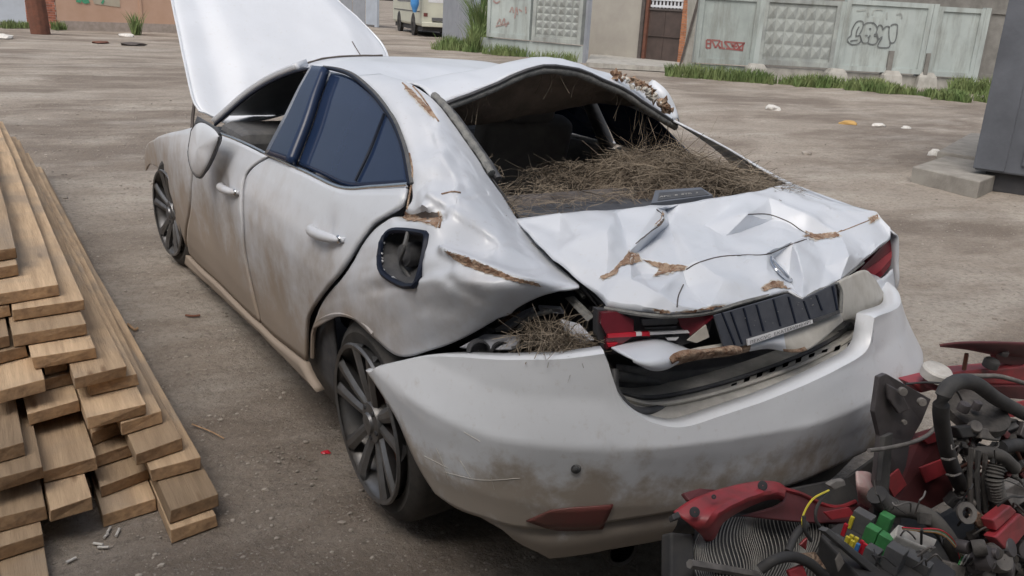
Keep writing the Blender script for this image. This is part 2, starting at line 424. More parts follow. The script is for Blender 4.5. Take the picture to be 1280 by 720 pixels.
# pebbles and grit lying about (nobody could count them)
PEB = mat('pebble', (.42, .38, .335), (.20, .175, .15), rough=.95, scale=3)
def build_pebbles():
    ico = bmesh.new(); bmesh.ops.create_icosphere(ico, subdivisions=1, radius=1)
    iv = [v.co.copy() for v in ico.verts]; fi = [[v.index for v in f.verts] for f in ico.faces]; ico.free()
    rnd = random.Random(3); V = []; Fc = []
    for k in range(14000):
        t = rnd.random()
        dist = .7+ (t**1.7)*13; an = YAW+math.radians(rnd.uniform(-34, 34))
        x = CAM.x+math.sin(an)*dist; y = CAM.y+math.cos(an)*dist
        s = rnd.choice((.0022, .003, .0035, .004, .006))*rnd.uniform(.6, 1.2)*(1+dist*.07)
        if rnd.random() < .012: s *= 2.4
        R = eul(rnd.uniform(0, 360), rnd.uniform(0, 360), rnd.uniform(0, 360)); b = len(V); sx = (s*rnd.uniform(.8, 1.5), s, s*rnd.uniform(.45, .8))
        for v in iv:
            p = R @ v; V.append((x+p.x*sx[0], y+p.y*sx[1], gz(x, y)+s*.25+p.z*sx[2]))
        Fc += [[i+b for i in f] for f in fi]
    o = obj('pebbles', V, Fc, PEB); tag(o, 'small loose stones and grit scattered over the yard', 'gravel', kind='stuff')
build_pebbles()

# grass strips along the fences
GRASS = mat('grass', (.09, .155, .045), (.20, .24, .10), rough=.9, scale=1.2)
def grass(name, strips, label, seed):
    rnd = random.Random(seed); V = []; Fc = []
    for (P, Q, wd, n, h) in strips:
        P, Q = Vector(P), Vector(Q); d = (Q-P); nn = Vector((d.y, -d.x, 0)).normalized()
        for k in range(n):
            t = rnd.random(); s = (rnd.random()-.5)
            c = P+d*t+nn*s*wd*(.5+.8*abs(noise.noise(Vector((t*9, seed, 0)))))
            dens = noise.noise(Vector((c.x*1.3, c.y*1.3, seed)))
            if dens < -.18: continue
            hh = h*rnd.uniform(.4, 1.15)*(1+.5*dens); a_ = rnd.uniform(0, 6.28); ww = .010+.012*rnd.random()
            dx, dy = math.cos(a_)*ww, math.sin(a_)*ww; lx, ly = rnd.uniform(-.5, .5)*hh, rnd.uniform(-.5, .5)*hh
            b = len(V); z = gz(c.x, c.y)
            V += [(c.x-dx, c.y-dy, z), (c.x+dx, c.y+dy, z), (c.x+lx*.45+dx*.7, c.y+ly*.45+dy*.7, z+hh*.65), (c.x+lx*.45-dx*.7, c.y+ly*.45-dy*.7, z+hh*.65), (c.x+lx, c.y+ly, z+hh)]
            Fc += [(b, b+1, b+2, b+3), (b+3, b+2, b+4)]
    tag(obj(name, V, Fc, GRASS), label, 'grass', kind='stuff')

# ---------------- background materials
CONC = mat('concrete', (.42, .41, .38), (.32, .31, .285), rough=.95, scale=4, bump=.4)
CONCD = mat('concrete_dark', (.23, .225, .21), (.16, .155, .145), rough=.95, scale=3, bump=.4)
MINT = mat('mint_concrete', (.36, .405, .395), (.29, .33, .32), rough=.9, scale=1.6, bump=.3, detail=9)
MINTL = mat('pale_mint_concrete', (.42, .47, .46), (.35, .395, .39), rough=.9, scale=1.3, bump=.3, detail=9)
MINTG = mat('weathered_mint', (.37, .40, .385), (.26, .28, .275), rough=.95, scale=1.8, bump=.3, detail=10, contrast=(.4, .62))
def stain(m, col, amt):
    n = m.node_tree.nodes; l = m.node_tree.links; b = n['Principled BSDF']; src = b.inputs['Base Color'].links[0].from_socket
    g = n.new('ShaderNodeNewGeometry'); mp = n.new('ShaderNodeMapping'); mp.inputs['Scale'].default_value = (2.2, 2.2, .35); l.new(g.outputs['Position'], mp.inputs[0])
    t = n.new('ShaderNodeTexNoise'); t.inputs['Scale'].default_value = 1.6; t.inputs['Detail'].default_value = 10; t.inputs['Roughness'].default_value = .7; l.new(mp.outputs[0], t.inputs['Vector'])
    r = n.new('ShaderNodeMapRange'); r.inputs[1].default_value = .47; r.inputs[2].default_value = .68; r.inputs[4].default_value = amt; l.new(t.outputs['Fac'], r.inputs[0])
    x = n.new('ShaderNodeMixRGB'); x.inputs[2].default_value = (*col, 1); l.new(r.outputs[0], x.inputs[0]); l.new(src, x.inputs[1]); l.new(x.outputs[0], b.inputs['Base Color'])
for m_ in (MINT, MINTL, MINTG, CONC): stain(m_, (.17, .17, .15), .6)
BEIGEW = mat('beige_render', (.38, .36, .32), (.32, .30, .27), rough=.95, scale=1.2, detail=8)
GATE = mat('grey_gate', (.30, .32, .36), (.25, .27, .30), rough=.6, scale=2)
GATEL = mat('light_blue_gate', (.42, .47, .54), (.37, .41, .47), rough=.6, scale=2)
PLASTER = mat('salmon_plaster', (.50, .34, .26), (.44, .29, .21), rough=.95, scale=1.1, detail=9, bump=.3)
PLPATCH = mat('plaster_patch', (.42, .38, .30), (.36, .32, .26), rough=.95, scale=3)
BRICK = mat('red_brick', (.33, .12, .075), (.22, .085, .06), rough=.95, scale=9, rnd=.3)
BRICKO = mat('orange_brick', (.42, .19, .10), (.34, .15, .085), rough=.95, scale=9, rnd=.2)
MORTAR = mat('mortar', (.36, .31, .28), (.28, .24, .21), rough=1)
RUSTPIPE = mat('rusty_iron', (.17, .07, .045), (.11, .05, .035), rough=.9, scale=6)
BROWND = mat('brown_steel_door', (.085, .062, .055), (.06, .045, .04), rough=.6, scale=4)
DKFRAME = mat('dark_frame', (.10, .085, .08), (.07, .06, .055), rough=.8)
LATT = mat('white_lattice', (.66, .68, .72), (.55, .57, .6), rough=.6)
MAROON = mat('maroon_wall', (.22, .12, .12), (.17, .095, .095), rough=.9, scale=2)
CONTM = mat('dark_container_steel', (.115, .125, .147), (.075, .082, .097), rough=.6, scale=1.6, detail=9, bump=.25, bscale=20)
BUSC = mat('cream_bus_paint', (.56, .57, .47), (.50, .50, .42), rough=.4, scale=2, coat=.2)
BUSW = mat('bus_glass', (.05, .055, .062), (.07, .075, .08), rough=.15, coat=.6)
BLUE = mat('blue_plastic', (.05, .22, .55), (.09, .30, .62), rough=.3, scale=12)
PAINTR = mat('red_spray', (.30, .09, .09), (.27, .13, .12), rough=.9)
PAINTK = mat('black_spray', (.11, .12, .125), (.17, .185, .185), rough=.9)
PAINTS = mat('faded_spray', (.30, .20, .19), (.36, .30, .28), rough=.9)
PAINTG = mat('green_spray', (.06, .26, .15), (.09, .32, .19), rough=.9)

def slab(name, px, pl, th, m, parent=None, out=0, bevel=0):
    """flat panel measured on a vertical plane, with thickness th behind it"""
    P = [pl(u, v)+pl.n*out for u, v in px]
    return prism(name, P, -pl.n*th, m, parent, bevel)
def ribbon(name, strokes, pl, wd, m, parent, out=.006):
    """spray or pencil strokes on a wall: flat ribbons"""
    V = []; Fc = []
    for st in strokes:
        P = [pl(u, v)+pl.n*out for u, v in st]; P = cr(P, max(2, len(P)*3)) if len(P) > 2 else P
        for i, p in enumerate(P):
            t = (P[min(i+1, len(P)-1)]-P[max(i-1, 0)]).normalized(); s = t.cross(pl.n)*wd*.5
            V += [p+s, p-s]
            if i: b = len(V); Fc.append((b-4, b-3, b-1, b-2))
    return obj(name, V, Fc, m, parent, thick=.002)

# ---------------- concrete fence on the right
a1, a2 = at(855, 94, z=0), at(1150, 110, z=0)
FRp = vplane(a1, a2)
fr = empty('concrete_fence', at(1040, 104, z=0)); tag(fr, 'pale mint concrete panel fence with black outlined graffiti on the right', 'fence')
def zat(pl, u, v): return pl(u, v).z
def fpanel(u0, u1, top0, top1, b0, b1, m, out=0, parent=fr, pl=FRp, rim=True, th=.14):
    """panel between base pixels u0 and u1 (feet on the fence line), with a raised rim"""
    A, B = pl(u0, b0), pl(u1, b1); zt = max(zat(pl, u0, top0), zat(pl, u1, top1)); n = pl.n
    z0 = (A.z+B.z)/2; A.z = B.z = 0; d = (B-A)
    def q(s, z, o=0): return A+d*s+Vector((0, 0, z))+n*o
    p = prism('panel', [q(0, z0, out), q(1, z0, out), q(1, zt, out), q(0, zt, out)], -n*th, m, parent)
    if rim:
        L = d.length; ws = .13/L
        for (s0, s1, za, zb) in ((0, ws, z0, zt), (1-ws, 1, z0, zt), (ws, 1-ws, z0, z0+.13), (ws, 1-ws, zt-.12, zt)):
            prism('rim', [q(s0, za, out+.045), q(s1, za, out+.045), q(s1, zb, out+.045), q(s0, zb, out+.045)], -n*.043, m, p)
    return p, q, z0, zt, d.length
def bosses(p, q, z0, zt, L, nx, nz, m):
    """cast pyramids on the face of a panel"""
    me = None
    for i in range(nx):
        for k in range(nz):
            s0, s1 = .06+(i+.06)/nx*.88, .06+(i+.94)/nx*.88
            za, zb = z0+.2+(k+.05)/nz*(zt-z0-.4), z0+.2+(k+.95)/nz*(zt-z0-.4)
            V = [q(s0, za, .003), q(s1, za, .003), q(s1, zb, .003), q(s0, zb, .003), q((s0+s1)/2, (za+zb)/2+.03, .036)]
            c = V[0].copy(); 
            if me is None:
                me = bpy.data.meshes.new('boss'); me.from_pydata([tuple(x-c) for x in V], [], [(0, 1, 4), (1, 2, 4), (2, 3, 4), (3, 0, 4)]); me.materials.append(m)
                bm = bmesh.new(); bm.from_mesh(me); bmesh.ops.recalc_face_normals(bm, faces=bm.faces)
                bm.to_mesh(me); bm.free()
            o = bpy.data.objects.new('boss', me); COL.objects.link(o); o.parent = p; o.location = c
p1 = fpanel(866, 941, -6, -4, 78, 82, MINT)
p2 = fpanel(945, 1040, -3, 1, 79, 86, MINTG)
bosses(*p2, 7, 4, MINTG)
p3 = fpanel(1044, 1150, 2, 4, 88, 92, MINTL, out=.03)
p4 = fpanel(1157, 1215, 7, 12, 95, 97, MINTL, out=.0)
p5 = fpanel(1219, 1275, 10, 16, 98, 101, CONCD, out=-.1)
for u0, u1, b0, b1 in ((862, 943, 79, 83), (943, 1045, 82, 88), (1045, 1155, 89, 95), (1155, 1240, 96, 100)):
    A, B = FRp(u0, b0), FRp(u1, b1); zt = (A.z+B.z)/2-.02; A.z = B.z = -.05; n = FRp.n
    up = Vector((0, 0, zt+.05)); prism('plinth', [A-n*.03, B-n*.03, B+up-n*.03, A+up-n*.03], -n*.2, CONC if u0 > 900 else MINT, fr)
for u, v in ((943, 100), (1042, 106), (1110, 108), (1153, 110)):      # stub footings on the yard side
    b = at(u, v, z=0); n = FRp.n; t = Vector((n.y, -n.x, 0)); V = []
    for z, wd, dp in ((-.05, .36, .26), (.30, .30, .2), (.42, .2, .14)):
        for sx, sy in ((-1, -1), (1, -1), (1, 1), (-1, 1)): V.append(b+t*sx*wd*.8+n*sy*dp+Vector((0, 0, z)))
    Fc = [(i*4+k, i*4+(k+1) % 4, i*4+4+(k+1) % 4, i*4+4+k) for i in range(2) for k in range(4)]+[(8, 9, 10, 11)]
    obj('footing', V, Fc, CONC, fr)
for u, t0, t1 in ((943, -3, 82), (1042, 1, 88), (1153, 4, 97), (1217, 9, 98)):
    A = FRp(u, t1); zt = zat(FRp, u, t0)+.0; A.z = 0; t = Vector((FRp.n.y, -FRp.n.x, 0))*.07
    B = [A-t+FRp.n*.06, A+t+FRp.n*.06, A+t+FRp.n*.06+Vector((0, 0, zt)), A-t+FRp.n*.06+Vector((0, 0, zt))]
    prism('post', B, -FRp.n*.2, MINTL, fr)
for u0, u1, v0, v1 in ((1105, 1111, 63, 92), (1150, 1155, 66, 100)):   # two dark prop posts
    A = FRp(u0, v1)+FRp.n*.12; B = FRp(u1, v1)+FRp.n*.12; h = Vector((0, 0, zat(FRp, u0, v0)-A.z))
    prism('prop_post', [A, B, B+h, A+h], -FRp.n*.08, CONCD, fr)
# graffiti
def cz(L, x0, y0, s): return [[(x0+a/s, y0+b/s) for a, b in st] for st in L]
ribbon('graffiti_red', cz([[(190, 285), (185, 430)], [(190, 285), (265, 285)], [(190, 350), (262, 352)], [(185, 430), (262, 432)], [(265, 285), (258, 432)],
    [(285, 290), (350, 432)], [(275, 290), (435, 300)], [(435, 300), (350, 432)], [(390, 370), (440, 432)], [(415, 432), (520, 440)], [(460, 305), (470, 435)], [(510, 320), (610, 450)],
    [(510, 318), (880, 345)], [(540, 440), (845, 475)], [(630, 345), (700, 455)], [(640, 400), (740, 405)], [(740, 340), (640, 400)], [(735, 345), (800, 475)], [(870, 345), (740, 455)], [(850, 350), (830, 475)]], 870, 30, 14.4),
    FRp, .045, PAINTR, p1[0])
ribbon('graffiti_outline', cz([[(240, 455), (250, 380), (300, 290), (345, 268), (385, 278), (395, 320), (375, 385), (345, 440)], [(300, 468), (310, 400), (340, 340)], [(240, 455), (200, 490), (195, 530), (235, 568), (300, 570), (350, 545), (365, 500), (345, 455), (300, 468)],
    [(225, 530), (270, 520), (320, 515)], [(395, 325), (440, 295), (500, 290), (550, 315), (572, 370), (560, 430), (575, 480), (580, 510), (560, 555), (510, 572), (460, 555), (455, 540)], [(355, 455), (375, 530), (400, 552), (450, 545), (465, 500), (455, 470)],
    [(470, 365), (490, 370), (480, 380)], [(415, 455), (450, 455)], [(480, 450), (475, 480)], [(530, 440), (560, 440)], [(530, 465), (565, 460)],
    [(575, 360), (595, 325), (625, 325), (645, 360), (640, 385), (680, 345), (720, 338), (728, 360)], [(570, 430), (590, 500), (615, 485), (640, 470)], [(635, 485), (590, 560), (580, 595), (610, 610), (700, 612), (735, 590), (735, 540)],
    [(730, 340), (722, 410), (725, 480), (740, 540), (765, 552), (800, 530), (820, 470), (830, 380), (830, 318), (780, 312), (745, 330)]], 1040, 0, 10.29),
    FRp, .032, PAINTK, p3[0], out=.045)
for st_ in cz([[(310, 140), (430, 125)], [(460, 160), (460, 215)], [(510, 190), (530, 135), (590, 120), (650, 130)], [(700, 160), (695, 245)], [(820, 190), (880, 180), (890, 240)], [(530, 220), (530, 285)]], 1040, 0, 10.29): ribbon('graffiti_stroke', [st_], FRp, .04, MINTG, p3[0], out=.042)

# ---------------- fence on the left of the doorway
b1, b2 = at(604, 66, z=0), at(731, 79, z=0); FLp = vplane(b1, b2)
fl = empty('concrete_fence', at(668, 72, z=0)); tag(fl, 'weathered mint concrete fence with faded red scribbles beside the grey gate', 'fence')
q1 = fpanel(609, 662, -8, -8, 45, 51, MINTL, parent=fl, pl=FLp)
q2 = fpanel(665, 726, -8, -8, 51, 56, MINTG, parent=fl, pl=FLp)
bosses(*q2, 6, 5, MINTG)
A, B = FLp(600, 45), FLp(729, 57); zt = (A.z+B.z)/2-.03; A.z = B.z = -.05; up = Vector((0, 0, zt+.05)); n = FLp.n
prism('plinth', [A-n*.03, B-n*.03, B+up-n*.03, A+up-n*.03], -n*.2, MINTL, fl)
for st_ in cz([[(110, 5), (135, 25), (165, 10)], [(245, 100), (265, 60), (275, 105)], [(285, 150), (300, 60), (310, 120)], [(320, 75), (345, 95)], [(375, 55), (378, 110)], [(140, 200), (165, 155), (175, 205), (200, 150), (210, 215), (235, 175)], [(130, 215), (240, 190)]], 600, 0, 6.54): ribbon('graffiti_stroke', [st_], FLp, .05, PAINTS, q1[0], out=.012)
A = FLp(731, 79); prism('gate_post', [A+Vector((x, y, 0)) for x, y in ((-.06, -.06), (.06, -.06), (.06, .06), (-.06, .06))], (0, 0, 3.2), GATE, fl)

# ---------------- recess: rendered wall, step, brown steel door, lattice, brick jamb
c1, c2 = at(738, 72, z=0), at(858, 84, z=0); RWp = vplane(c1, c2)
rw = empty('rendered_wall', at(770, 73, z=0)); tag(rw, 'beige rendered wall behind the concrete step beside the brown door', 'wall')
P = [RWp(732, 70), RWp(799, 72)]; 
for p in P: p.z = 0
prism('wall_face', [P[0], P[1], P[1]+Vector((0, 0, 3.4)), P[0]+Vector((0, 0, 3.4))], -RWp.n*.3, BEIGEW, rw)
dr = empty('steel_door', at(828, 76, z=0)); tag(dr, 'dark brown steel double door with white lattice above and rusty frame', 'door')
def onz(pl, u, v, z): p = pl(u, v); p.z = z; return p
def rect(name, pl, u0, u1, z0, z1, th, m, parent, out=0, vref=72):
    A, B = onz(pl, u0, vref, 0), onz(pl, u1, vref, 0); o = pl.n*out
    return prism(name, [A+Vector((0, 0, z0))+o, B+Vector((0, 0, z0))+o, B+Vector((0, 0, z1))+o, A+Vector((0, 0, z1))+o], -pl.n*th, m, parent)
ztd = zat(RWp, 825, 13)
rect('door_leaf', RWp, 806, 825.6, .12, ztd, .06, BROWND, dr, -.04); rect('door_leaf', RWp, 826, 847, .12, ztd, .06, BROWND, dr, -.04)
rect('door_rail', RWp, 807, 846, .12+(ztd-.12)*.48, .12+(ztd-.12)*.5, .03, BROWND, dr, .0)
rect('door_frame', RWp, 798, 802, .1, 3.2, .2, DKFRAME, dr, .10); rect('door_frame', RWp, 802.6, 806, .1, 3.2, .12, RUSTPIPE, dr, .06)
rect('lintel_bar', RWp, 806, 847.5, ztd, ztd+.06, .08, DKFRAME, dr, .0)
rect('lattice_backing', RWp, 806, 847.5, ztd+.06, 3.3, .03, DKFRAME, dr, -.12)
for k in range(9):
    rect('lattice_bar', RWp, 808+k*4.5, 810+k*4.5, ztd+.065, 3.2, .02, LATT, dr, -.03)
for k in range(3):
    rect('lattice_bar', RWp, 807, 847, ztd+.09+k*.2, ztd+.16+k*.2, .012, LATT, dr, -.005)
bj = empty('brick_jamb', at(853, 78, z=0)); tag(bj, 'orange brick pier right of the brown steel door', 'pier')
rect('mortar_core', RWp, 848.5, 858, 0, 3.3, .4, MORTAR, bj, .06)
def bricks(pl, u0, u1, z1, m, parent, out, bw=.25, bh=.075, vref=72, z0=0.02, maxn=300):
    A, B = onz(pl, u0, vref, 0), onz(pl, u1, vref, 0); d = (B-A); L = d.length; d.normalize(); z = z0; r = 0; me = None; k = 0
    while z+bh < z1:
        s = -(bw/2 if r % 2 else 0)
        while s < L-.01:
            s0, s1 = max(0, s), min(L, s+bw-.012)
            if s1-s0 > .03 and k < maxn:
                o = rnd_brick.uniform(.006, .016)
                full = abs((s1-s0)-(bw-.012)) < 1e-6
                p = A+d*s0+Vector((0, 0, z))
                if full:
                    if me is None:
                        q = prism('brick', [Vector(), d*(bw-.012), d*(bw-.012)+Vector((0, 0, bh-.012)), Vector((0, 0, bh-.012))], -pl.n*.05, m, parent); me = q.data
                    else:
                        q = bpy.data.objects.new('brick', me); COL.objects.link(q); q.parent = parent; q.matrix_parent_inverse = pinv(parent)
                    q.location = p+pl.n*(out+o)
                else:
                    prism('brick', [p+pl.n*(out+o), p+d*(s1-s0)+pl.n*(out+o), p+d*(s1-s0)+pl.n*(out+o)+Vector((0, 0, bh-.012)), p+pl.n*(out+o)+Vector((0, 0, bh-.012))], -pl.n*.05, m, parent)
                k += 1
            s += bw
        z += bh; r += 1
rnd_brick = random.Random(5)
bricks(RWp, 848.5, 858, 3.3, BRICKO, bj, .06)
st = empty('concrete_step', at(790, 88, z=0)); tag(st, 'low pale concrete landing in front of the brown door', 'step')
s1, s2, s3, s4 = at(732, 84, z=0), at(856, 91, z=0), at(858, 78, z=0), at(738, 73, z=0)
prism('slab', [s1, s2, s3, s4], (0, 0, .13), CONC, st)
# leaning pale slab with its strut
ls = empty('leaning_slab', at(868, 93, z=0)); tag(ls, 'tall pale concrete slab with a dark bar leaning left of the mint fence', 'slab')
LSp = vplane(at(855, 90, z=0), at(884, 92, z=0))
slab('slab_face', [(852, 86), (866, 91), (873, 70), (880, -8), (860, -8), (858, 40)], LSp, .12, CONC, ls)
slab('bar', [(848, 84), (850.5, 85), (877, -8), (873.5, -8)], LSp, .04, DKFRAME, ls, out=.05)
slab('bar', [(866.5, 90), (868.5, 89), (882, -2), (880, -2)], LSp, .04, DKFRAME, ls, out=.05)

# ---------------- metal gate leaves, bus, plaster wall
gl = empty('metal_gate_leaf', at(575, 58, z=0)); tag(gl, 'plain grey sheet metal gate leaf standing open right of the bus', 'gate')
Gp = vplane(at(551, 50, z=0), at(594, 61, z=0))
rect('sheet', Gp, 552.5, 571.5, .12, 3.2, .02, GATE, gl, 0, 54); rect('sheet', Gp, 572, 590, .12, 3.2, .02, GATE, gl, 0, 57)
rect('frame_bar', Gp, 551, 592, 1.98, 2.05, .05, GATE, gl, .03, 55); rect('frame_bar', Gp, 571, 572.6, .12, 3.2, .05, GATE, gl, .03, 56)
rect('hinge_post', Gp, 591.5, 595, 0, 3.3, .14, GATEL, gl, .05, 60)
gl2 = empty('metal_gate_leaf', at(455, 31, z=0)); tag(gl2, 'pale grey metal gate leaf left of the bus, partly behind the white hood', 'gate')
G2p = vplane(at(425, 29, z=0), at(471, 34, z=0))
for k, (u0, u1) in enumerate(((380, 410), (411, 440), (441, 456), (457, 469))): rect('sheet', G2p, u0, u1, .1, 3.4, .02, GATE if k != 3 else GATEL, gl2, 0, 31)
rect('frame_bar', G2p, 380, 469, 1.7, 1.78, .05, GATE, gl2, .03, 31)
rect('hinge_post', G2p, 469.3, 472.5, 0, 3.4, .12, GATEL, gl2, .06, 33)

bus = empty('cream_bus', (0, 0, 0)); tag(bus, 'small cream bus parked beyond the grey gate', 'bus')
P0 = at(526, 45.5, z=0); Pf = at(476, 33.5, z=0); fwd = (Pf-P0).normalized(); rgt = Vector((fwd.y, -fwd.x, 0))
bus.location = P0
def B3(l, r, z): return P0+fwd*l+rgt*r+Vector((0, 0, z))
def bbox(name, l0, l1, r0, r1, z0, z1, m, parent=bus, bevel=0):
    V = [B3(l, r, z) for l in (l0, l1) for r in (r0, r1) for z in (z0, z1)]
    o = obj(name, V, BOXF, m, parent, bevel=bevel); bm = bmesh.new(); bm.from_mesh(o.data); bmesh.ops.recalc_face_normals(bm, faces=bm.faces); bm.to_mesh(o.data); bm.free(); return o
bbox('body', 0, 7, 0, 2.3, .42, 2.75, BUSC, bevel=.12)
for l0 in (.75, 1.75, 2.75, 3.75, 4.75): bbox('side_window', l0, l0+.92, -.012, .01, 1.42, 2.25, BUSW)
bbox('rear_window', -.012, .01, .3, 2.0, 1.45, 2.3, CLEAR)
bbox('rear_bumper', -.09, .02, .02, 2.28, .42, .62, BUSC, bevel=.03)
bbox('number_plate', -.115, -.09, .45, .97, .68, .82, GREYPL); bbox('lower_grille', -.03, .0, .5, 1.0, .52, .66, PLAST)
bbox('underside', .2, 6.8, .12, 2.2, .22, .42, DARKG); bbox('side_trim', .3, 6.5, -.02, .0, 1.02, 1.06, GREYPL)
bbox('tail_lamp', -.02, .0, 1.95, 2.15, .85, 1.0, REFL); bbox('tail_lamp', -.02, .0, .1, .28, .85, 1.0, REFL)
for l in (1.75, 5.2):
    for r in (.02, 2.1):
        V, Fc = lathe([(.12, 0), (.22, 0), (.24, .03), (.40, .02), (.42, .08), (.42, .2), (.3, .22)], B3(l, r-.05, .42), rgt, 24); obj('wheel', V, Fc, [RUBBER], bus, smooth=True, ang=40)
    V, Fc = lathe([(0, -.004), (.5, -.004), (.5, .01)], B3(l, -.001, .46), rgt, 24); obj('wheel_arch', V, Fc, DARKG, bus)
blu = tag(tube('blue_banner', [B3(-.25, -.35, 2.5), B3(-.25, -.35, 1.5), B3(-.25, -.35, 1.0)], lambda t: .19*(1 if t < .75 else max(.25, 1-(t-.75)*2.6)), BLUE, seg=14, n=16), 'bright blue hanging plastic drum shape near the rear corner of the bus', 'banner')

wl = empty('plaster_wall', at(150, 39, z=0)); tag(wl, 'salmon pink plastered wall with green paint marks at upper left', 'wall')
W1, W2 = at(70, 37, z=0), at(218, 41, z=0); Wp = vplane(W1, W2)
rect('wall_face', Wp, 73, 330, -.05, 3.2, .35, PLASTER, wl, 0, 38)
rect('plinth', Wp, 76, 330, -.05, .28, .05, MORTAR, wl, .05, 38)
slab('plaster_patch', [(118, 5), (150, 9), (149, -8), (112, -8)], Wp, .02, PLPATCH, wl, out=.015)
ribbon('paint_blot', [[(95, 0), (101, 1)], [(103, -1), (106, 2), (111, 1)], [(127, 1.5), (129.5, 3)]], Wp, .13, PAINTG, wl, out=.03)
rect('panel_rib', Wp, 176, 179, .28, 3.2, .04, PLASTER, wl, .035, 38)
bp = empty('brick_pillar', at(60, 36, z=0)); tag(bp, 'red brick gate pillar with patches of whitewash at upper left', 'pillar')
BPp = vplane(at(38, 34, z=0), at(75, 37, z=0)); rect('mortar_core', BPp, 38, 75, 0, 3.2, .5, MORTAR, bp, .10, 35); bricks(BPp, 38, 75, 1.9, BRICK, bp, .10, vref=35)
rp = tag(prism('rusty_post', [at(51, 43, z=0)+Vector((math.cos(q)*.26, math.sin(q)*.26, 0)) for q in [k*math.pi/6 for k in range(12)]], (-.06, 0, 1.12), RUSTPIPE, bevel=.02), 'stout rusty brown post standing in front of the brick pillar', 'post')
gt = empty('metal_gate', at(18, 32, z=0)); tag(gt, 'pale blue grey sheet gate at the left edge', 'gate')
GTp = vplane(at(-30, 30, z=0), at(35, 33, z=0)); rect('sheet', GTp, -60, -1, .1, 3.2, .03, GATEL, gt, 0, 31); rect('sheet', GTp, 0, 33.5, .1, 3.2, .03, GATEL, gt, 0, 32); rect('edge_bar', GTp, 34, 36.5, .05, 3.2, .08, LATT, gt, .03, 32)
# building far behind the fence
mb_ = empty('low_building', at(1120, 60, z=0)); tag(mb_, 'maroon roofed low building showing above the fence at upper right', 'building')
Bp = vplane(FRp(1000, 90)-FRp.n*6, FRp(1160, 95)-FRp.n*6)
rect('wall', Bp, 960, 1310, 0, 3.0, 4, CONCD, mb_, 0, 60); rect('roof', Bp, 955, 1320, 3.0, 4.2, 4.3, MAROON, mb_, .25, 60)

CONCS = mat('dirty_slab', (.31, .295, .265), (.22, .205, .185), rough=.95, scale=5, bump=.5)
# ---------------- dark container and slabs on the right
ct = empty('steel_container', at(1212, 238, z=0)); tag(ct, 'tall dark blue grey steel container at the right edge', 'container')
k0 = at(1212, 236, z=0); cx, cy = k0.x, k0.y
cdx = Vector((.37, -.93, 0)).normalized(); cdy = Vector((-cdx.y, cdx.x, 0))
def C3(a_, b_, z): return Vector((cx, cy, z))+cdx*a_+cdy*b_
def cbox(name, a0, a1, b0, b1, z0, z1, m, parent=ct, bevel=0):
    V = [C3(a_, b_, z) for a_ in (a0, a1) for b_ in (b0, b1) for z in (z0, z1)]
    o = obj(name, V, BOXF, m, parent, bevel=bevel); bm = bmesh.new(); bm.from_mesh(o.data); bmesh.ops.recalc_face_normals(bm, faces=bm.faces); bm.to_mesh(o.data); bm.free(); return o
cbox('body', 0, 4, 0, 2.4, .20, 2.8, CONTM, bevel=.02)
cbox('corner_plate', -.012, .28, -.012, .2, .22, 2.78, CONTM, bevel=.006)
for k in range(7): cbox('wall_rib', .42+k*.45, .60+k*.45, -.03, .0, .3, 2.7, CONTM, bevel=.008)
for k in range(4): cbox('wall_rib', -.03, 0, .35+k*.5, .55+k*.5, .3, 2.7, CONTM, bevel=.008)
cbox('underside_shadow_block', .1, 3.9, .1, 2.3, 0, .2, DARKG)  # near-black block stands in for the shadow under the container
for nm, px, z0, z1, lab in (('concrete_slab', [(1141, 208), (1196, 190), (1290, 201), (1225, 227)], 0, .16, 'thick grey concrete slab under the corner of the dark container'),
                            ('concrete_slab', [(1172, 189), (1213, 166), (1290, 170), (1250, 200)], 0, .20, 'broken concrete slab behind the thick slab beside the dark container')):
    o = prism(nm, [at(u, v, z=z1) for u, v in px], (0, 0, -(z1-z0)-.02), CONCS, bevel=.012); tag(o, lab, 'slab', 'concrete slabs by the container')

grass('grass_strip', [(at(832, 96, z=0), at(960, 104, z=0), .7, 1500, .32), (at(960, 105, z=0), at(1075, 112, z=0), .8, 1700, .28), (at(1060, 112, z=0), at(1250, 131, z=0), 1.5, 4200, .24), (at(1170, 112, z=0), at(1240, 118, z=0), 1.4, 1200, .4)], 'green grass and weeds along the foot of the mint fence', 2)
grass('grass_strip', [(at(545, 60, z=0), at(650, 72, z=0), 1.4, 1500, .3), (at(590, 66, z=0), at(606, 60, z=0), .6, 900, .9), (at(600, 62, z=0), at(604, 62, z=0), .5, 600, 1.9), (at(650, 74, z=0), at(720, 80, z=0), .5, 350, .3), (at(550, 56, z=0), at(600, 64, z=0), .8, 700, .35)], 'green weeds growing at the foot of the grey gate and left fence', 4)
grass('grass_strip', [(at(0, 36, z=0), at(38, 36, z=0), .6, 400, .22), (at(160, 42, z=0), at(172, 43, z=0), .5, 240, .7), (at(68, 38, z=0), at(82, 38, z=0), .5, 200, .3)], 'sparse weeds at the foot of the far left wall and gate', 6)

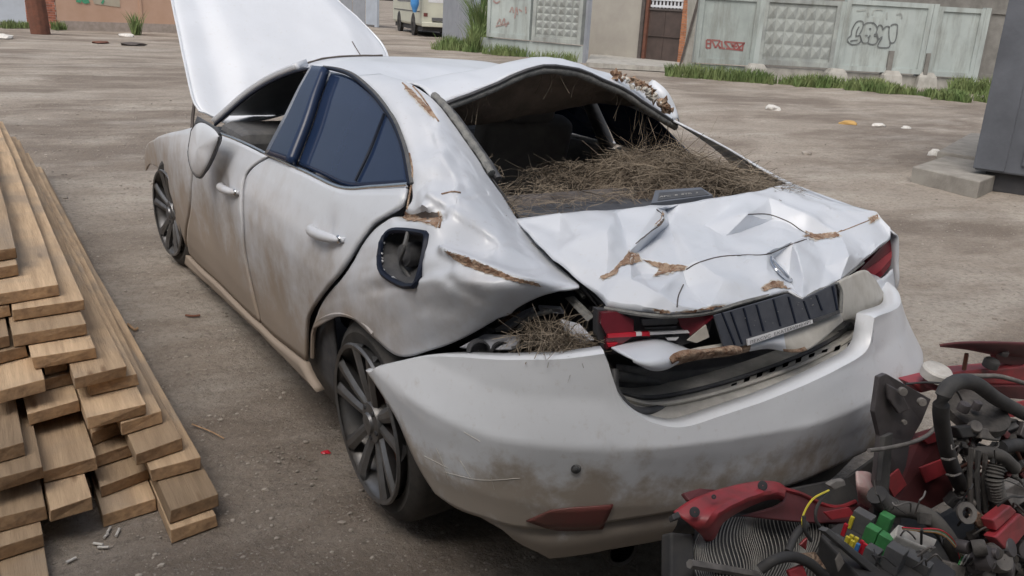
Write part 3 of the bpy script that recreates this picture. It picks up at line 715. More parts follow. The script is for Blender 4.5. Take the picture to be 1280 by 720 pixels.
# ---------------- unseen wall and eaves behind the camera, placed to shade the near ground
bh = empty('unseen_shade_building', (-2.1, -4.5, 0)); tag(bh, 'unseen rendered wall and eaves added behind the viewpoint to shade the foreground', 'building')
vd = Vector((math.sin(YAW), math.cos(YAW), 0)); vr = Vector((vd.y, -vd.x, 0)); WB = Vector((CAM.x, CAM.y, 0))-vd*.9
def wbox(name, a0, a1, b0, b1, z0, z1, m):
    V = [WB+vr*a_+vd*b_+Vector((0, 0, z)) for a_ in (a0, a1) for b_ in (b0, b1) for z in (z0, z1)]
    o = obj(name, V, BOXF, m, bh); bm = bmesh.new(); bm.from_mesh(o.data); bmesh.ops.recalc_face_normals(bm, faces=bm.faces); bm.to_mesh(o.data); bm.free(); return o
wbox('wall', -7, 6, -.3, 0, 0, 3.3, BEIGEW); wbox('eaves', -7.2, 6.2, -.3, .85, 3.3, 3.42, CONCD)
wbox('window_opening', -.7, .7, 0, .02, .95, 2.2, BUSW)

# ================================================================== THE WRECKED WHITE SEDAN (car frame = world: +Y forward, left side at -X)
GLOSSB = mat('gloss_black_trim', (.010, .014, .028), (.014, .019, .034), rough=.4, spec=.15, scale=6)
def Yp(L): return [at(u, v, y=y) for u, v, y in L]
STEELX = mat('dark_exhaust', (.06, .058, .056), (.04, .039, .038), rough=.5, metal=.6)  # exhaust metal, evenly dark
car = empty('wrecked_sedan', (0, 0, 0)); tag(car, 'crushed dirty white sedan with raised hood and torn trunk lid', 'car')
WID = [(.12, .82), (.25, .858), (.35, .875), (.5, .888), (.62, .898), (.72, .902), (.80, .892), (.88, .868), (.95, .838), (1.0, .812), (1.1, .755), (1.2, .70), (1.3, .635), (1.4, .55)]
DENTS = [(.55, .52, .30, .022), (.05, .62, .14, .012), (.78, .75, .12, .010), (-.62, .42, .22, .012), (-.9, .60, .2, .006), (-.3, .35, .15, .008)]
def xs(y, z):
    wd = itp(WID, z)
    if y > .9: wd *= 1-.07*((min(y, 2.1)-.9)/1.1)**2
    if y < -1.35: wd *= 1-.05*((-1.35-y)/.8)**2
    for dy, dz, r, dp in DENTS:
        q = ((y-dy)**2+(z-dz)**2)/(r*r)
        if q < 4: wd -= dp*math.exp(-q*1.5)
    return -wd
def _raw(u, v, x=-.875): return at(u, v, x=x)
for (hu, hv) in ((412, 290), (291, 235)):
    hp0 = _raw(hu, hv); DENTS.append((hp0.y+.01, hp0.z+.004, .062, .020))
def skin(u, v):
    x = -.88
    for i in range(30): p = at(u, v, x=x); x = x*.5+xs(p.y, p.z)*.5
    return at(u, v, x=x)
def sk(*pts): return [skin(u, v) for u, v in pts]
def side_panel(name, b, t, l, r, nu, nv, m=WHITE, thick=.012, inset=0, keepx=False):
    G = coons(sk(*b), sk(*t), sk(*l), sk(*r), nu, nv)
    if not keepx:
        for row in G:
            for p in row: p.x = xs(p.y, p.z)+inset
    return gridobj(name, G, m, car, thick, off=-1, flip=True), G
SEAM_F = [(263, 164), (250, 190), (244, 225), (240, 270), (239, 316)]
SEAM_B = [(337, 197), (322, 206), (312, 216), (307, 229), (306, 274), (311, 327), (328, 402)]
SEAM_B2 = [(340, 199), (325, 207.5), (314.5, 218), (309.5, 230), (308.5, 274), (313.5, 327), (330.5, 404)]
SEAM_R = [(511, 237), (506, 257), (489, 269), (470, 281), (451, 306), (429, 340), (401, 374), (391, 390), (387, 405), (386, 449)]
door_f, _ = side_panel('front_door', [(239, 316), (285, 361), (328, 402)], [(263, 164), (300, 178), (337, 197)], SEAM_F[::-1], SEAM_B[::-1], 36, 36)
door_r, _ = side_panel('rear_door', [(330.5, 404), (358, 428), (386, 449)], [(340, 199), (385, 219), (429, 238), (470, 239), (511, 237)], SEAM_B2[::-1], SEAM_R[::-1], 40, 40)
rock, _ = side_panel('rocker_sill', [(231, 322), (275, 361), (320, 401), (365, 445), (406, 487)], [(238, 317), (285, 362), (329, 404), (358, 430), (387, 452)], [(231, 322), (238, 317)], [(406, 487), (394, 468), (387, 452)], 40, 4, thick=.03)
fend, _ = side_panel('front_fender', [(184, 213), (190, 205), (203, 214), (214, 238), (222, 268), (227, 296), (237, 316)], [(183, 195), (188, 178), (205, 168), (228, 162), (248, 157), (260, 160)], [(184, 213), (183, 195)], [(237, 316), (239, 270), (243, 225), (248, 190), (260, 163)], 40, 20)
# inner shell so that gaps read dark
def inner_side(sgn):
    G = []
    for k in range(9):
        z = .18+k*.095; row = []
        for j in range(22):
            y = 1.0-j*.1
            row.append(Vector((sgn*(xs(y, z)+.045), y, min(z, .93))))
        G.append(row)
    return gridobj('door_inner', G, PLAST, car, .01, off=1, flip=sgn < 0)
inner_side(1); inner_side(-1)
# side glass and trim
LOW = [(262, 162), (300, 176), (338, 194), (385, 215), (429, 235), (470, 234), (513, 231)]
UPP = [(270, 156), (285, 143), (303, 127), (322, 113), (345, 100), (374, 89), (404, 85), (424, 88), (443, 96), (466, 116), (480, 133), (492, 151), (501, 172), (507, 192), (514, 231)]
def offs(P, dx): return [p+Vector((dx, 0, 0)) for p in P]
tube('belt_trim', offs(sk(*LOW), -.006), .009, CHROME, car, 8, 50)
tube('window_trim', offs(sk(*UPP), -.004), .007, GLOSSB, car, 8, 60)
tube('window_trim_bright', offs(sk(*[(u+1.5, v-1) for u, v in UPP[6:]]), -.002), .007, GREYPL, car, 6, 50)
G = coons(sk((367, 205), (398, 219), (430, 233), (470, 232), (508, 229)), sk((409, 91), (424, 93), (441, 101), (463, 120), (478, 139)), sk((367, 205), (388, 148), (409, 91)), sk((508, 229), (503, 193), (492, 160), (478, 139)), 30, 24)
for r in G:
    for p in r: p.x = xs(p.y, p.z)+.012
glass = gridobj('rear_door_glass', G, GLASST, car, .004, flip=True)
tube('glass_divider', offs(sk((444, 226), (462, 188), (480, 142)), .0), .0045, GLOSSB, glass, 6, 12)
G = coons(sk((340, 196), (371, 207)), sk((397, 87), (413, 89)), sk((340, 196), (369, 140), (397, 87)), sk((371, 207), (393, 148), (413, 89)), 6, 16)
for r in G:
    for p in r: p.x = xs(p.y, p.z)-.002
gridobj('b_pillar', G, GLASST, car, .03, flip=True)
G = coons(sk((385, 97), (380, 95)), sk((345, 181), (338, 178)), sk((385, 97), (345, 181)), sk((380, 95), (338, 178)), 3, 10)
# windscreen pillar
OUT = [(266, 153), (282, 139), (301, 122.5), (321, 108), (344, 95), (373, 83)]
PA = sk(*UPP[:6]); PB = [skin(u, v)+Vector((.05, .02, 0)) for u, v in OUT]
gridobj('windscreen_pillar', [cr(PA, 24), cr([a_.lerp(b_, .5)+Vector((-.012, 0, .0)) for a_, b_ in zip(PA, PB)], 24), cr(PB, 24)], WHITE, car, .03, flip=True)
# door handles
def handle(px, par):
    P = [skin(u, v) for u, v in px]
    C = sum(P, Vector())/len(P); ax = (P[-1]-P[0]).normalized()
    cup = []
    V, Fc = lathe([(0, .004), (.03, .003), (.048, 0), (.055, -.004)], C+Vector((-.001, .02, .004)), (-1, 0, 0), 24); V = [Vector((v.x, C.y+(v.y-C.y)*1.25, v.z)) for v in V]
    L = [P[0]+Vector((-.012, 0, 0)), P[0].lerp(P[-1], .25)+Vector((-.036, 0, 0)), P[0].lerp(P[-1], .6)+Vector((-.04, 0, 0)), P[0].lerp(P[-1], .88)+Vector((-.03, 0, 0)), P[-1]+Vector((-.010, 0, 0))]
    h = tube('handle', L, lambda t: .009+.009*math.sin(math.pi*min(1, t*1.15))**.5, WHITE, par, 12, 20)
    V, Fc = lathe([(.001, .0), (.012, .001), (.0135, -.004)], P[-1]+Vector((-.03, .015, 0)), (-1, 0, 0), 14); obj('lock_cap', V, Fc, CHROME, h, smooth=True)
    return C
hc = handle([(393, 284), (436, 300)], door_r); hc2 = handle([(281, 231), (303, 241)], door_f)
def torn(hit, T, par, seed):
    c = sum((Vector(p) for p in T), Vector((0, 0)))/len(T)
    big = [tuple(Vector(p)+(Vector(p)-c).normalized()*1.8) for p in T]
    patch('chipped_paint_edge', hit, big, PRIMER, par, out=.0012, rough=2.2, seed=seed+.5); patch('torn_paint', hit, T, RUST, par, out=.0022, rough=1.6, seed=seed)
# roof, pressed down and buckled along its rear edge
RC = [[Vector(p) for p in ((-.575, .14, 1.245), (-.42, .12, 1.292), (-.16, .12, 1.306), (.15, .12, 1.302), (.42, .12, 1.285), (.60, .12, 1.23))],
      [Vector(p) for p in ((-.635, -.32, 1.285), (-.46, -.32, 1.312), (-.2, -.32, 1.300), (.12, -.32, 1.285), (.42, -.32, 1.27), (.63, -.32, 1.22))],
      [Vector(p) for p in ((-.615, -.70, 1.275), (-.42, -.68, 1.262), (-.17, -.66, 1.240), (.12, -.64, 1.262), (.42, -.6, 1.285), (.66, -.58, 1.215))],
      [at(513, 104, y=-.98), at(552, 96, y=-.94), at(605, 86, y=-.9), at(672, 74, y=-.86), at(760, 92, y=-.82), at(838, 128, y=-.78)],
      [at(547, 131, y=-1.15), at(578, 119, y=-1.13), at(612, 106, y=-1.11), at(680, 80, y=-1.07), at(760, 101, y=-.99), at(844, 153, y=-.90)]]
RG = surf(RC, 60, 60)
for i, r in enumerate(RG):
    for j, p in enumerate(r):
        k = i/60; p.z += .006*fbm(p, 6)*k+.016*k*crump(p, .16, 5)*min(1, (60-i)/6) - .018*math.exp(-((p.x+.1)**2/.03+(p.y+.55)**2/.02)) 
rust_roof = [(770, 92), (792, 94), (812, 104), (828, 122), (835, 132), (820, 126), (800, 112), (780, 102)]
def proj(p):
    d = p-CAM; k = d.dot(FW); return 640+F*d.dot(RT)/k, 360-F*d.dot(UP)/k
def mi_roof(i, j):
    u, v = proj(RG[i][j]); u += 3*fbm((u*.12, v*.12, 0), 1, 4)
    return 1 if inpoly(u, v, rust_roof) else 0
roof = gridobj('roof', RG, [LID, RUST], car, .006, off=-1, ang=35, flip=True)
rhit = bvh_of(roof); torn(rhit, rust_roof, roof, 41)
HL = [[p+Vector((0, 0, -.03-.10*(j/60)*(1-j/60)*4*min(1, i/25)*min(1, max(0, (57-i)/14))-.012*fbm(p, 6)*min(1, max(0, (57-i)/14)))) for j, p in enumerate(r[2:-2])] for i, r in enumerate(RG[2:-1])]
gridobj('headliner', HL, HEADL, roof, .006, off=-1)
REDGE = RG[-1]
tube('rear_window_header', [p+Vector((0, -.004, -.018)) for p in REDGE[::3]], lambda t: .015+.0015*math.sin(t*60), SEAL, car, 8)
tube('header_bond_strip', [p+Vector((0, -.016, -.004)) for p in REDGE[::3]], .0065, PLAST, car, 6)
# torn white strip and rusty shreds at the right end of the roof edge
S1 = [at(820, 104, y=-.80), at(834, 118, y=-.82), at(843, 134, y=-.84), at(849, 155, y=-.86)]
S2 = [at(811, 103, y=-.78)+Vector((0, .02, -.02)), at(824, 121, y=-.84), at(835, 140, y=-.86), at(838, 153, y=-.88)]
gridobj('torn_roof_strip', [cr(S1, 16), cr([a_.lerp(b_, .5)+Vector((0, -.01, .022)) for a_, b_ in zip(S1, S2)], 16), cr(S2, 16)], LID, roof, .005)
rr = random.Random(11)
def shreds(name, px, y, n, s, m, parent):
    V = []; Fc = []
    for k in range(n):
        t = rr.random()*(len(px)-1); i = int(t); u = lerp(px[i][0], px[i+1][0], t-i)+rr.uniform(-4, 4); v = lerp(px[i][1], px[i+1][1], t-i)+rr.uniform(-3, 3)
        c = at(u, v, y=y); b = len(V); q = s*rr.uniform(.5, 1.4)
        R = eul(rr.uniform(0, 360), rr.uniform(0, 360), rr.uniform(0, 360))
        for w_ in ((-1, -.4, 0), (.8, -.6, .2), (1.1, .5, -.2), (-.3, .8, .3), (0, 0, .7)): V.append(c+R @ (Vector(w_)*q))
        Fc += [(b, b+1, b+4), (b+1, b+2, b+4), (b+2, b+3, b+4), (b+3, b, b+4), (b, b+3, b+2, b+1)]
    o = obj(name, V, Fc, m, parent); o['kind'] = 'stuff'; return o
shreds('torn_foam', [(764, 93), (790, 98), (810, 112), (826, 128), (838, 140)], -.93, 60, .016, RUST, roof)
shreds('torn_foam_pale', [(780, 99), (806, 114), (824, 128)], -.95, 30, .011, CREAM, roof)

tube('torn_roof_seal', [p+Vector((0, .006, .002)) for p in RG[0][1:22:2]], lambda t: .004+.003*abs(math.sin(t*17)), DKFRAME, roof, 6)
# left rear quarter with the roof pillar
RIBS = [((442, 94), (476, 92), -.575, 1.6), ((466, 114), (514, 105), -.55, 1.7), ((492, 150), (549, 132), -.525, 1.9), ((507, 191), (586, 184), -.515, 2.0), ((514.5, 234), (614, 226), -.50, 2.2),
        ((508.5, 259), (646, 272), -.49, 2.4), ((473, 283), (672, 305), -.50, 2.6), ((453, 308), (692, 326), -.515, 2.8), ((431, 343), (712, 345), -.53, 3.0), ((404, 376), (722, 354), -.54, 3.2)]
BOT = [(389.5, 412), (396, 402), (408, 395.5), (424, 393), (440, 397), (455, 407), (467, 422), (478, 446.5), (505, 445), (528, 442), (560, 430), (600, 411), (640, 388), (690, 366), (724, 358)]
def rib(L, Rr, xr, ex, n=8):
    P = []; xl = skin(*L).x
    for k in range(n+1):
        t = k/n; u, v = lerp(L[0], Rr[0], t), lerp(L[1], Rr[1], t)
        P.append((u, v, lerp(xl, xr, t**ex)))
    return P
rows = [rib(*r) for r in RIBS]
bt = cr([(u, v, 0) for u, v in BOT], 8); xb = []
bt = []
acc = cr([Vector((u, v, 0)) for u, v in BOT], 40)
for k in range(9):
    p = acc[k*5]; t = k/8; bt.append((p.x, p.y, lerp(skin(min(p.x, 560), p.y if p.x < 560 else 430).x, -.56, t**3)))
rows.append(bt)
C = [[at(u, v, x=x) for u, v, x in r] for r in rows]
NQ = 110
QALL = surf([[Vector((u, v, x*150)) for u, v, x in r] for r in rows], NQ, NQ)
QUV = QALL; QX = [[p.z/150 for p in r] for r in QALL]
HOLE = [(475, 320), (478, 302), (485, 292), (497, 287.5), (528, 291), (534, 298), (523, 350), (514, 357.5), (500, 355), (478, 340)]
TEAR = [(503, 263), (515, 268), (549, 265), (552, 272), (546, 284), (530, 278), (512, 276), (500, 272)]
TEAR2 = [(556, 314), (585, 322), (612, 334), (640, 346), (672, 354), (676, 358), (640, 351), (606, 341), (578, 331)]
TEAR3 = [(505, 106), (514, 112), (530, 128), (546, 148), (541, 148), (522, 128), (508, 114)]
TEAR4 = [(622, 404), (640, 390), (660, 380), (668, 382), (652, 394), (630, 404)]
QG = []
for i in range(NQ+1):
    row = []
    for j in range(NQ+1):
        u, v = QUV[i][j].x, QUV[i][j].y; p = at(u, v, x=QX[i][j])
        # buckles
        k = .0
        def gs(cu, cv, ru, rv): return math.exp(-(((u-cu)/ru)**2+((v-cv)/rv)**2))
        k += .045*gs(522, 160, 17, 32) + .030*gs(562, 222, 24, 26) + .045*gs(590, 300, 26, 18) - .018*gs(545, 285, 24, 14) + .022*gs(650, 330, 26, 12) + .012*gs(560, 380, 40, 20)
        k -= .014*gs(640, 310, 24, 10)
        # sharp folds: lines
        def fold(x0, y0, x1, y1, w_, d):
            lx, ly = x1-x0, y1-y0; L2 = lx*lx+ly*ly; t = max(0, min(1, ((u-x0)*lx+(v-y0)*ly)/L2))
            q = math.hypot(u-x0-lx*t, v-y0-ly*t); return d*math.exp(-(q/w_*1.7)**2)
        k += fold(555, 312, 680, 358, 10, -.030)+fold(500, 268, 552, 272, 9, .022)+fold(540, 245, 625, 300, 9, -.014)+fold(470, 360, 560, 330, 14, .010)+fold(552, 190, 575, 250, 9, -.012)+fold(600, 235, 545, 262, 10, .014)+fold(560, 350, 640, 395, 12, .012)
        k += .0035*fbm((u*.02, v*.02, 1), 1.5, 3)
        fade = max(.12, min(1, (372-v)/90))*min(1, max(.1, (u-506)/26) if v < 262 else max(.1, (u-545)/30))
        k += .040*fade*crump(p, .13, 3)+.012*fade*crump(p, .055, 8)
        nrm = Vector((-.8, -.25, .55)).normalized()
        row.append(p-nrm*k)
    QG.append(row)
def qhole(i, j):
    u = (QUV[i][j].x+QUV[i+1][j+1].x)/2; v = (QUV[i][j].y+QUV[i+1][j+1].y)/2; return inpoly(u, v, HOLE)
def qmi(i, j):
    u, v = QUV[i][j].x, QUV[i][j].y; q = fbm((u*.11, v*.11, 0), 1, 4)*2.2
    return 0
quarter = gridobj('rear_quarter_panel', QG, [WHITE, RUST], car, .006, off=-1, hole=qhole, mi=qmi, ang=60, flip=True)
qhit = bvh_of(quarter)
# filler opening
def near_q0(u, v):
    best = min(((QUV[i][j].x-u)**2+(QUV[i][j].y-v)**2, i, j) for i in range(0, NQ+1, 1) for j in range(0, NQ+1, 1)); return QG[best[1]][best[2]].copy()
def near_q(u, v): return at(u, v, x=near_q0(u, v).x)
rim = [near_q(u, v) for u, v in HOLE]
rimc = cr(rim+[rim[0]], 40)
tube('filler_rim', [p+Vector((-.002, 0, 0)) for p in rimc], .0085, GLOSSB, quarter, 6)
cen = sum(rim, Vector())/len(rim)
G = [rimc, [p.lerp(cen, .08)+Vector((.05, .02, 0)) for p in rimc], [p.lerp(cen, .6)+Vector((.07, .025, 0)) for p in rimc], [p.lerp(cen, .98)+Vector((.07, .025, 0)) for p in rimc]]
cup = gridobj('filler_cup', G, PLAST, quarter, 0)
V, Fc = lathe([(.001, .05), (.03, .05), (.034, .04), (.034, 0)], cen+Vector((.066, .025, -.01)), (-1, -.2, .1), 20); obj('filler_cap', V, Fc, PLAST, quarter, smooth=True, ang=40)
tube('cap_tether', [cen+Vector((.02, .0, .06)), cen+Vector((.0, -.02, .02)), cen+Vector((.01, .02, -.03)), cen+Vector((.03, -.01, -.07))], .006, GREYPL, quarter, 6, 14)
for px in ([(512, 192), (516, 215), (513, 240), (509, 262)], [(552, 243), (566, 240), (575, 241)], [(516, 108), (528, 122), (540, 140), (548, 152)], [(503, 104), (509, 110), (506, 112)], [(552, 270), (549, 285)]):
    decal_line('crack_crease', qhit, px, .0028, RUST, quarter)
shreds('torn_sealer', [(510, 268), (530, 270), (550, 273)], -1.62, 0, .01, RUST, quarter) if False else None
for k, T in enumerate((TEAR, TEAR2, TEAR3, TEAR4)): torn(qhit, T, quarter, k)
patch('torn_paint', qhit, [(520, 268), (528, 264), (548, 266), (549, 272), (534, 275)], DKFRAME, quarter, .003, seed=9)
# wheel arch lip and liner
arch = [skin(u, v) for u, v in ((388, 447), (388.5, 425), (390, 412), (396, 402), (408, 395.5), (424, 393), (440, 397), (455, 407), (464, 418))]
tube('arch_lip', [p+Vector((.008, 0, 0)) for p in arch], .008, WHITE, quarter, 6, 40)
def liner(name, hub, r, sgn=1):
    G = []
    for x in (.06, .14, .30):
        G.append([Vector((sgn*(-.885+x), hub.y+math.cos(q)*r, hub.z+math.sin(q)*r)) for q in [math.radians(-10+k*200/23) for k in range(24)]])
    G.append([Vector((sgn*(-.885+.31), hub.y+math.cos(q)*.1, hub.z+math.sin(q)*.1)) for q in [math.radians(-10+k*200/23) for k in range(24)]])
    gridobj(name, G, DARKG, car, .004)
RH = at(456, 523, x=-.882); FH = at(208, 266, x=-.895)
RH.z = .335; FH.z = .315
liner('wheel_liner', RH, .352); liner('wheel_liner', FH, .352); liner('wheel_liner', Vector((.85, RH.y, RH.z)), .352, -1); liner('wheel_liner', Vector((.85, FH.y, FH.z)), .352, -1)

# wheels
def wheel(hub, sgn, camber, steer, squash=0):
    """outer face at hub; axis towards +X*sgn is inboard"""
    w_ = empty('wheel', (0, 0, 0)); w_.parent = car
    Rm = eul(0, camber, steer); 
    def T(V, sq=False):
        out = []
        for v in V:
            p = Rm @ Vector((v.x*sgn, v.y, v.z))+hub
            if p.z < .004: p.z = .004+ (p.z-.004)*.08
            out.append(p)
        return out
    ro, rr_ = .318, .246
    V, Fc = lathe([(rr_-.004, .03), (rr_+.006, .028), (ro-.04, .022), (ro-.014, .036), (ro, .06), (ro+.002, .12), (ro, .19), (ro-.012, .212), (ro-.05, .22), (rr_-.004, .20)], (0, 0, 0), (1, 0, 0), 56)
    ty = obj('tyre', T(V), Fc, RUBBER, w_, smooth=True, ang=40)
    V, Fc = lathe([(rr_-.012, .0), (rr_, -.004), (rr_+.004, .004), (rr_-.004, .014), (rr_-.018, .03), (rr_-.022, .16), (rr_-.005, .2)], (0, 0, 0), (1, 0, 0), 56)
    rim_ = obj('rim', T(V), Fc, ALLOY, w_, smooth=True, ang=40)
    for k in range(5):
        q0 = 2*math.pi*k/5+.3
        for s in (-1, 1):       # twin spokes
            def pt(r, off, x): return Vector((x, math.cos(q0)*r-math.sin(q0)*off, math.sin(q0)*r+math.cos(q0)*off))
            V = []
            for r, off, hw, x in ((.05, .016*s, .018, .028), (.12, .030*s, .021, .016), (.19, .044*s, .024, .008), (.232, .056*s, .030, .004)):
                V += [pt(r, off-hw, x+.006), pt(r, off-hw*.35, x-.004), pt(r, off+hw*.35, x-.004), pt(r, off+hw, x+.006), pt(r, off, x+.035)]
            Fc = [(i*5+j, i*5+(j+1) % 5, i*5+5+(j+1) % 5, i*5+5+j) for i in range(3) for j in range(5)]+[(0, 1, 2, 3, 4), (19, 18, 17, 16, 15)]
            obj('spoke', T(V), Fc, ALLOY, rim_, smooth=False)
    V, Fc = lathe([(.001, .004), (.03, .006), (.034, .014), (.062, .018), (.068, .03), (.07, .06)], (0, 0, 0), (1, 0, 0), 30); obj('hub_cap', T(V), Fc, ALLOY, rim_, smooth=True, ang=35)
    for k in range(5):
        q = 2*math.pi*k/5+.93; V, Fc = lathe([(.001, .012), (.008, .013), (.009, .02)], (0, math.cos(q)*.05, math.sin(q)*.05), (1, 0, 0), 8); obj('wheel_bolt', T(V), Fc, DARKG, rim_)
    V, Fc = lathe([(.001, .09), (.15, .09), (.155, .10), (.155, .11)], (0, 0, 0), (1, 0, 0), 36); obj('brake_disc', T(V), Fc, RUSTPIPE, rim_, smooth=True, ang=40)
    V, Fc = lathe([(.001, .17), (rr_-.006, .17)], (0, 0, 0), (1, 0, 0), 36); obj('wheel_back', T(V), Fc, DARKG, rim_)
    return w_
wheel(RH, 1, -4.0, 0); wheel(FH, 1, -1.5, 6); wheel(Vector((.86, RH.y, .32)), -1, 1, 0); wheel(Vector((.86, FH.y, .32)), -1, 0, 6)

# rear bumper: plan outline of the tail and the edges measured on it
PLAN = [Vector(p) for p in ((-.893, -1.40), (-.90, -1.62), (-.892, -1.80), (-.862, -1.97), (-.79, -2.11), (-.66, -2.215), (-.48, -2.29), (-.25, -2.34), (0, -2.36), (.22, -2.32), (.43, -2.245), (.60, -2.14), (.72, -2.02), (.79, -1.87), (.82, -1.70), (.825, -1.55))]
PL = [Vector((p.x, p.y)) for p in cr([Vector((p.x, p.y, 0)) for p in PLAN], 120)]
ARC = [0]
for a_, b_ in zip(PL, PL[1:]): ARC.append(ARC[-1]+(b_-a_).length)
def wall(u, v):
    """photo pixel on the bumper wall -> (arc length, height)"""
    d = ray(u, v); best = None
    for k in range(len(PL)-1):
        p, q = PL[k], PL[k+1]; ex, ey = q.x-p.x, q.y-p.y; det = -d.x*ey+d.y*ex
        if abs(det) < 1e-9: continue
        rx, ry = p.x-CAM.x, p.y-CAM.y; s = (-rx*ey+ry*ex)/det; t = (d.x*ry-d.y*rx)/det
        if -1e-4 <= t <= 1.0001 and s > 0 and (best is None or s < best[0]): best = (s, ARC[k]+t*(ARC[k+1]-ARC[k]), CAM.z+s*d.z)
    return (best[1], best[2]) if best else None
def plan_at(s):
    s = max(0, min(ARC[-1]-1e-6, s)); k = 0
    while ARC[k+1] < s: k += 1
    t = (s-ARC[k])/(ARC[k+1]-ARC[k]); p = PL[k].lerp(PL[k+1], t); a_, b_ = PL[max(0, k-2)], PL[min(len(PL)-1, k+3)]
    d = (b_-a_).normalized(); return Vector((p.x, p.y, 0)), Vector((d.y, -d.x, 0))
S_FL = next(ARC[k] for k in range(len(PL)) if PL[k].x > 0)
BULGE = [(.18, -.08), (.25, -.045), (.33, -.018), (.42, .004), (.50, .014), (.555, .023), (.59, .028), (.64, .012), (.70, -.006), (.80, -.02)]
def bp3(s, z, o=0):
    p, n = plan_at(s); r_ = max(0, min(1, (s-S_FL)/.7)); fl_ = .085*r_*r_*(3-2*r_)*max(0, min(1, (.78-z)/.26))
    return p+n*(itp(BULGE, z)+o+fl_)+Vector((0, 0, z))
def W(px): return [Vector((*wall(u, v), 0)) for u, v in px]
smax = ARC[-1]
top = W([(467, 461), (498, 453), (530, 447), (565, 448), (600, 451), (650, 453), (700, 453), (745, 448), (758, 447), (766, 470), (775, 497), (792, 515), (815, 526), (850, 530), (900, 517), (950, 502), (1000, 484), (1050, 462), (1085, 440), (1097, 415), (1104, 398)])
s_last = top[-1].x
top += [Vector((lerp(s_last, smax, .3), .762, 0)), Vector((lerp(s_last, smax, .6), .757, 0)), Vector((smax, .73, 0))]
left = W([(467, 461), (484, 489), (500, 520), (512, 555), (522, 590), (536, 620)])
bot = W([(536, 620), (565, 640), (600, 652)])+[]
s0 = bot[-1].x
bot += [Vector((lerp(s0, smax, t), z, 0)) for t, z in ((.05, .335), (.12, .36), (.2, .385), (.35, .40), (.55, .41), (.75, .40), (.9, .38), (1.0, .36))]
NB, NV = 200, 40
# columns keep the same arc position from top to bottom except near the wheel edge
tops = cr(top, 400); bots = cr(bot, 400)
def zof(curve, s):
    for a_, b_ in zip(curve, curve[1:]):
        if a_.x <= s <= b_.x+1e-9: return lerp(a_.y, b_.y, (s-a_.x)/max(1e-9, b_.x-a_.x))
    return curve[0].y if s < curve[0].x else curve[-1].y
def sleft(t):
    c = cr(left, 60); zt, zb = left[0].y, left[-1].y; z = lerp(zb, zt, t)
    for a_, b_ in zip(c, c[1:]):
        if b_.y <= z <= a_.y: return lerp(a_.x, b_.x, (a_.y-z)/max(1e-9, a_.y-b_.y))
    return c[0].x if t > .5 else c[-1].x
BG = []
for i in range(NV+1):
    t = i/NV; row = []
    for j in range(NB+1):
        q = j/NB; s = lerp(sleft(t), smax, q)
        zb, zt = zof(bots, max(s, bots[0].x)), zof(tops, max(s, tops[0].x))
        if q < .03:
            zl = lerp(left[-1].y, left[0].y, t); z = lerp(zl, lerp(zb, zt, t), q/.03)
        else: z = lerp(zb, zt, t)
        p = bp3(s, z, .004*fbm((s*2, z*3, 0), 1.5))
        row.append(p)
    BG.append(row)
# top flange folding inwards
for wd, dz in ((.012, .004), (.05, .0)):
    src = BG[NV]; row = []
    for j in range(NB+1):
        s = lerp(sleft(1), smax, j/NB); p, n = plan_at(s); row.append(src[j]-n*wd+Vector((0, 0, dz)))
    BG.append(row)
bumper = gridobj('rear_bumper', BG, WHITE2, car, .004, off=-1, ang=40)
bhit = bvh_of(bumper)
c_ = bhit(720, 586, .001)
V, Fc = lathe([(.001, .003), (.008, .003), (.0085, .0), (.0105, .0), (.0115, .002), (.0125, .0)], c_, (-.45, -.89, 0), 20); obj('parking_sensor', V, Fc, GREYPL, bumper, smooth=True)
# dark seams around the bumper corner
# scratches
for px in ([(545, 560), (552, 575), (560, 598)], [(530, 570), (560, 585)], [(575, 575), (590, 600)], [(612, 590), (618, 612)], [(580, 540), (600, 552)], [(555, 590), (600, 600), (650, 598)]):
    decal_line('scratch', bhit, px, .0009, CREAM, bumper)
# lower valance below the painted bumper
VG = []
for k, (dz, o) in enumerate(((-.0, -.012), (-.05, -.02), (-.10, -.05), (-.135, -.10), (-.14, -.2))):
    row = []
    for j in range(81):
        s = lerp(bot[1].x, smax-.1, j/80); zb = zof(bots, s); p, n = plan_at(s)
        tz = min(1, j/10); row.append(p+n*(itp(BULGE, zb)+o)+Vector((0, 0, zb+dz*tz*1.15)))
    VG.append(row)
def vmi(i, j): return 0 if j < 22 or j > 66 else 1
vgo = gridobj('lower_valance', VG, [WHITE2, PLAST], car, .004, off=-1, mi=vmi, ang=40, flip=True)
vhit = bvh_of(vgo, bumper)
lo_ = [(658, 650), (692, 661), (726, 662), (753, 660)]; hi_ = [(688, 637), (712, 634), (740, 632), (766, 630)]
G = [[vhit(p.x, p.y, .005) for p in cr([Vector((*a_, 0)).lerp(Vector((*b_, 0)), t) for a_, b_ in zip(lo_, hi_)], 14)] for t in (0, .2, .4, .6, .8, 1)]
if all(p for r in G for p in r): gridobj('rear_reflector', G, REFL, bumper, .004)
V, Fc = lathe([(.036, 0), (.045, -.004), (.048, .02), (.048, .16), (.036, .16), (.034, .02)], at(778, 688, y=-2.20), (.1, 1, 0), 24); obj('exhaust_tip', [Vector((v.x*1.0, v.y, v.z)) for v in V], Fc, STEELX, car, smooth=True, ang=40)
V, Fc = lathe([(.001, .05), (.035, .05)], at(778, 688, y=-2.20), (.1, 1, 0), 20); obj('exhaust_bore', V, Fc, DARKG, car)

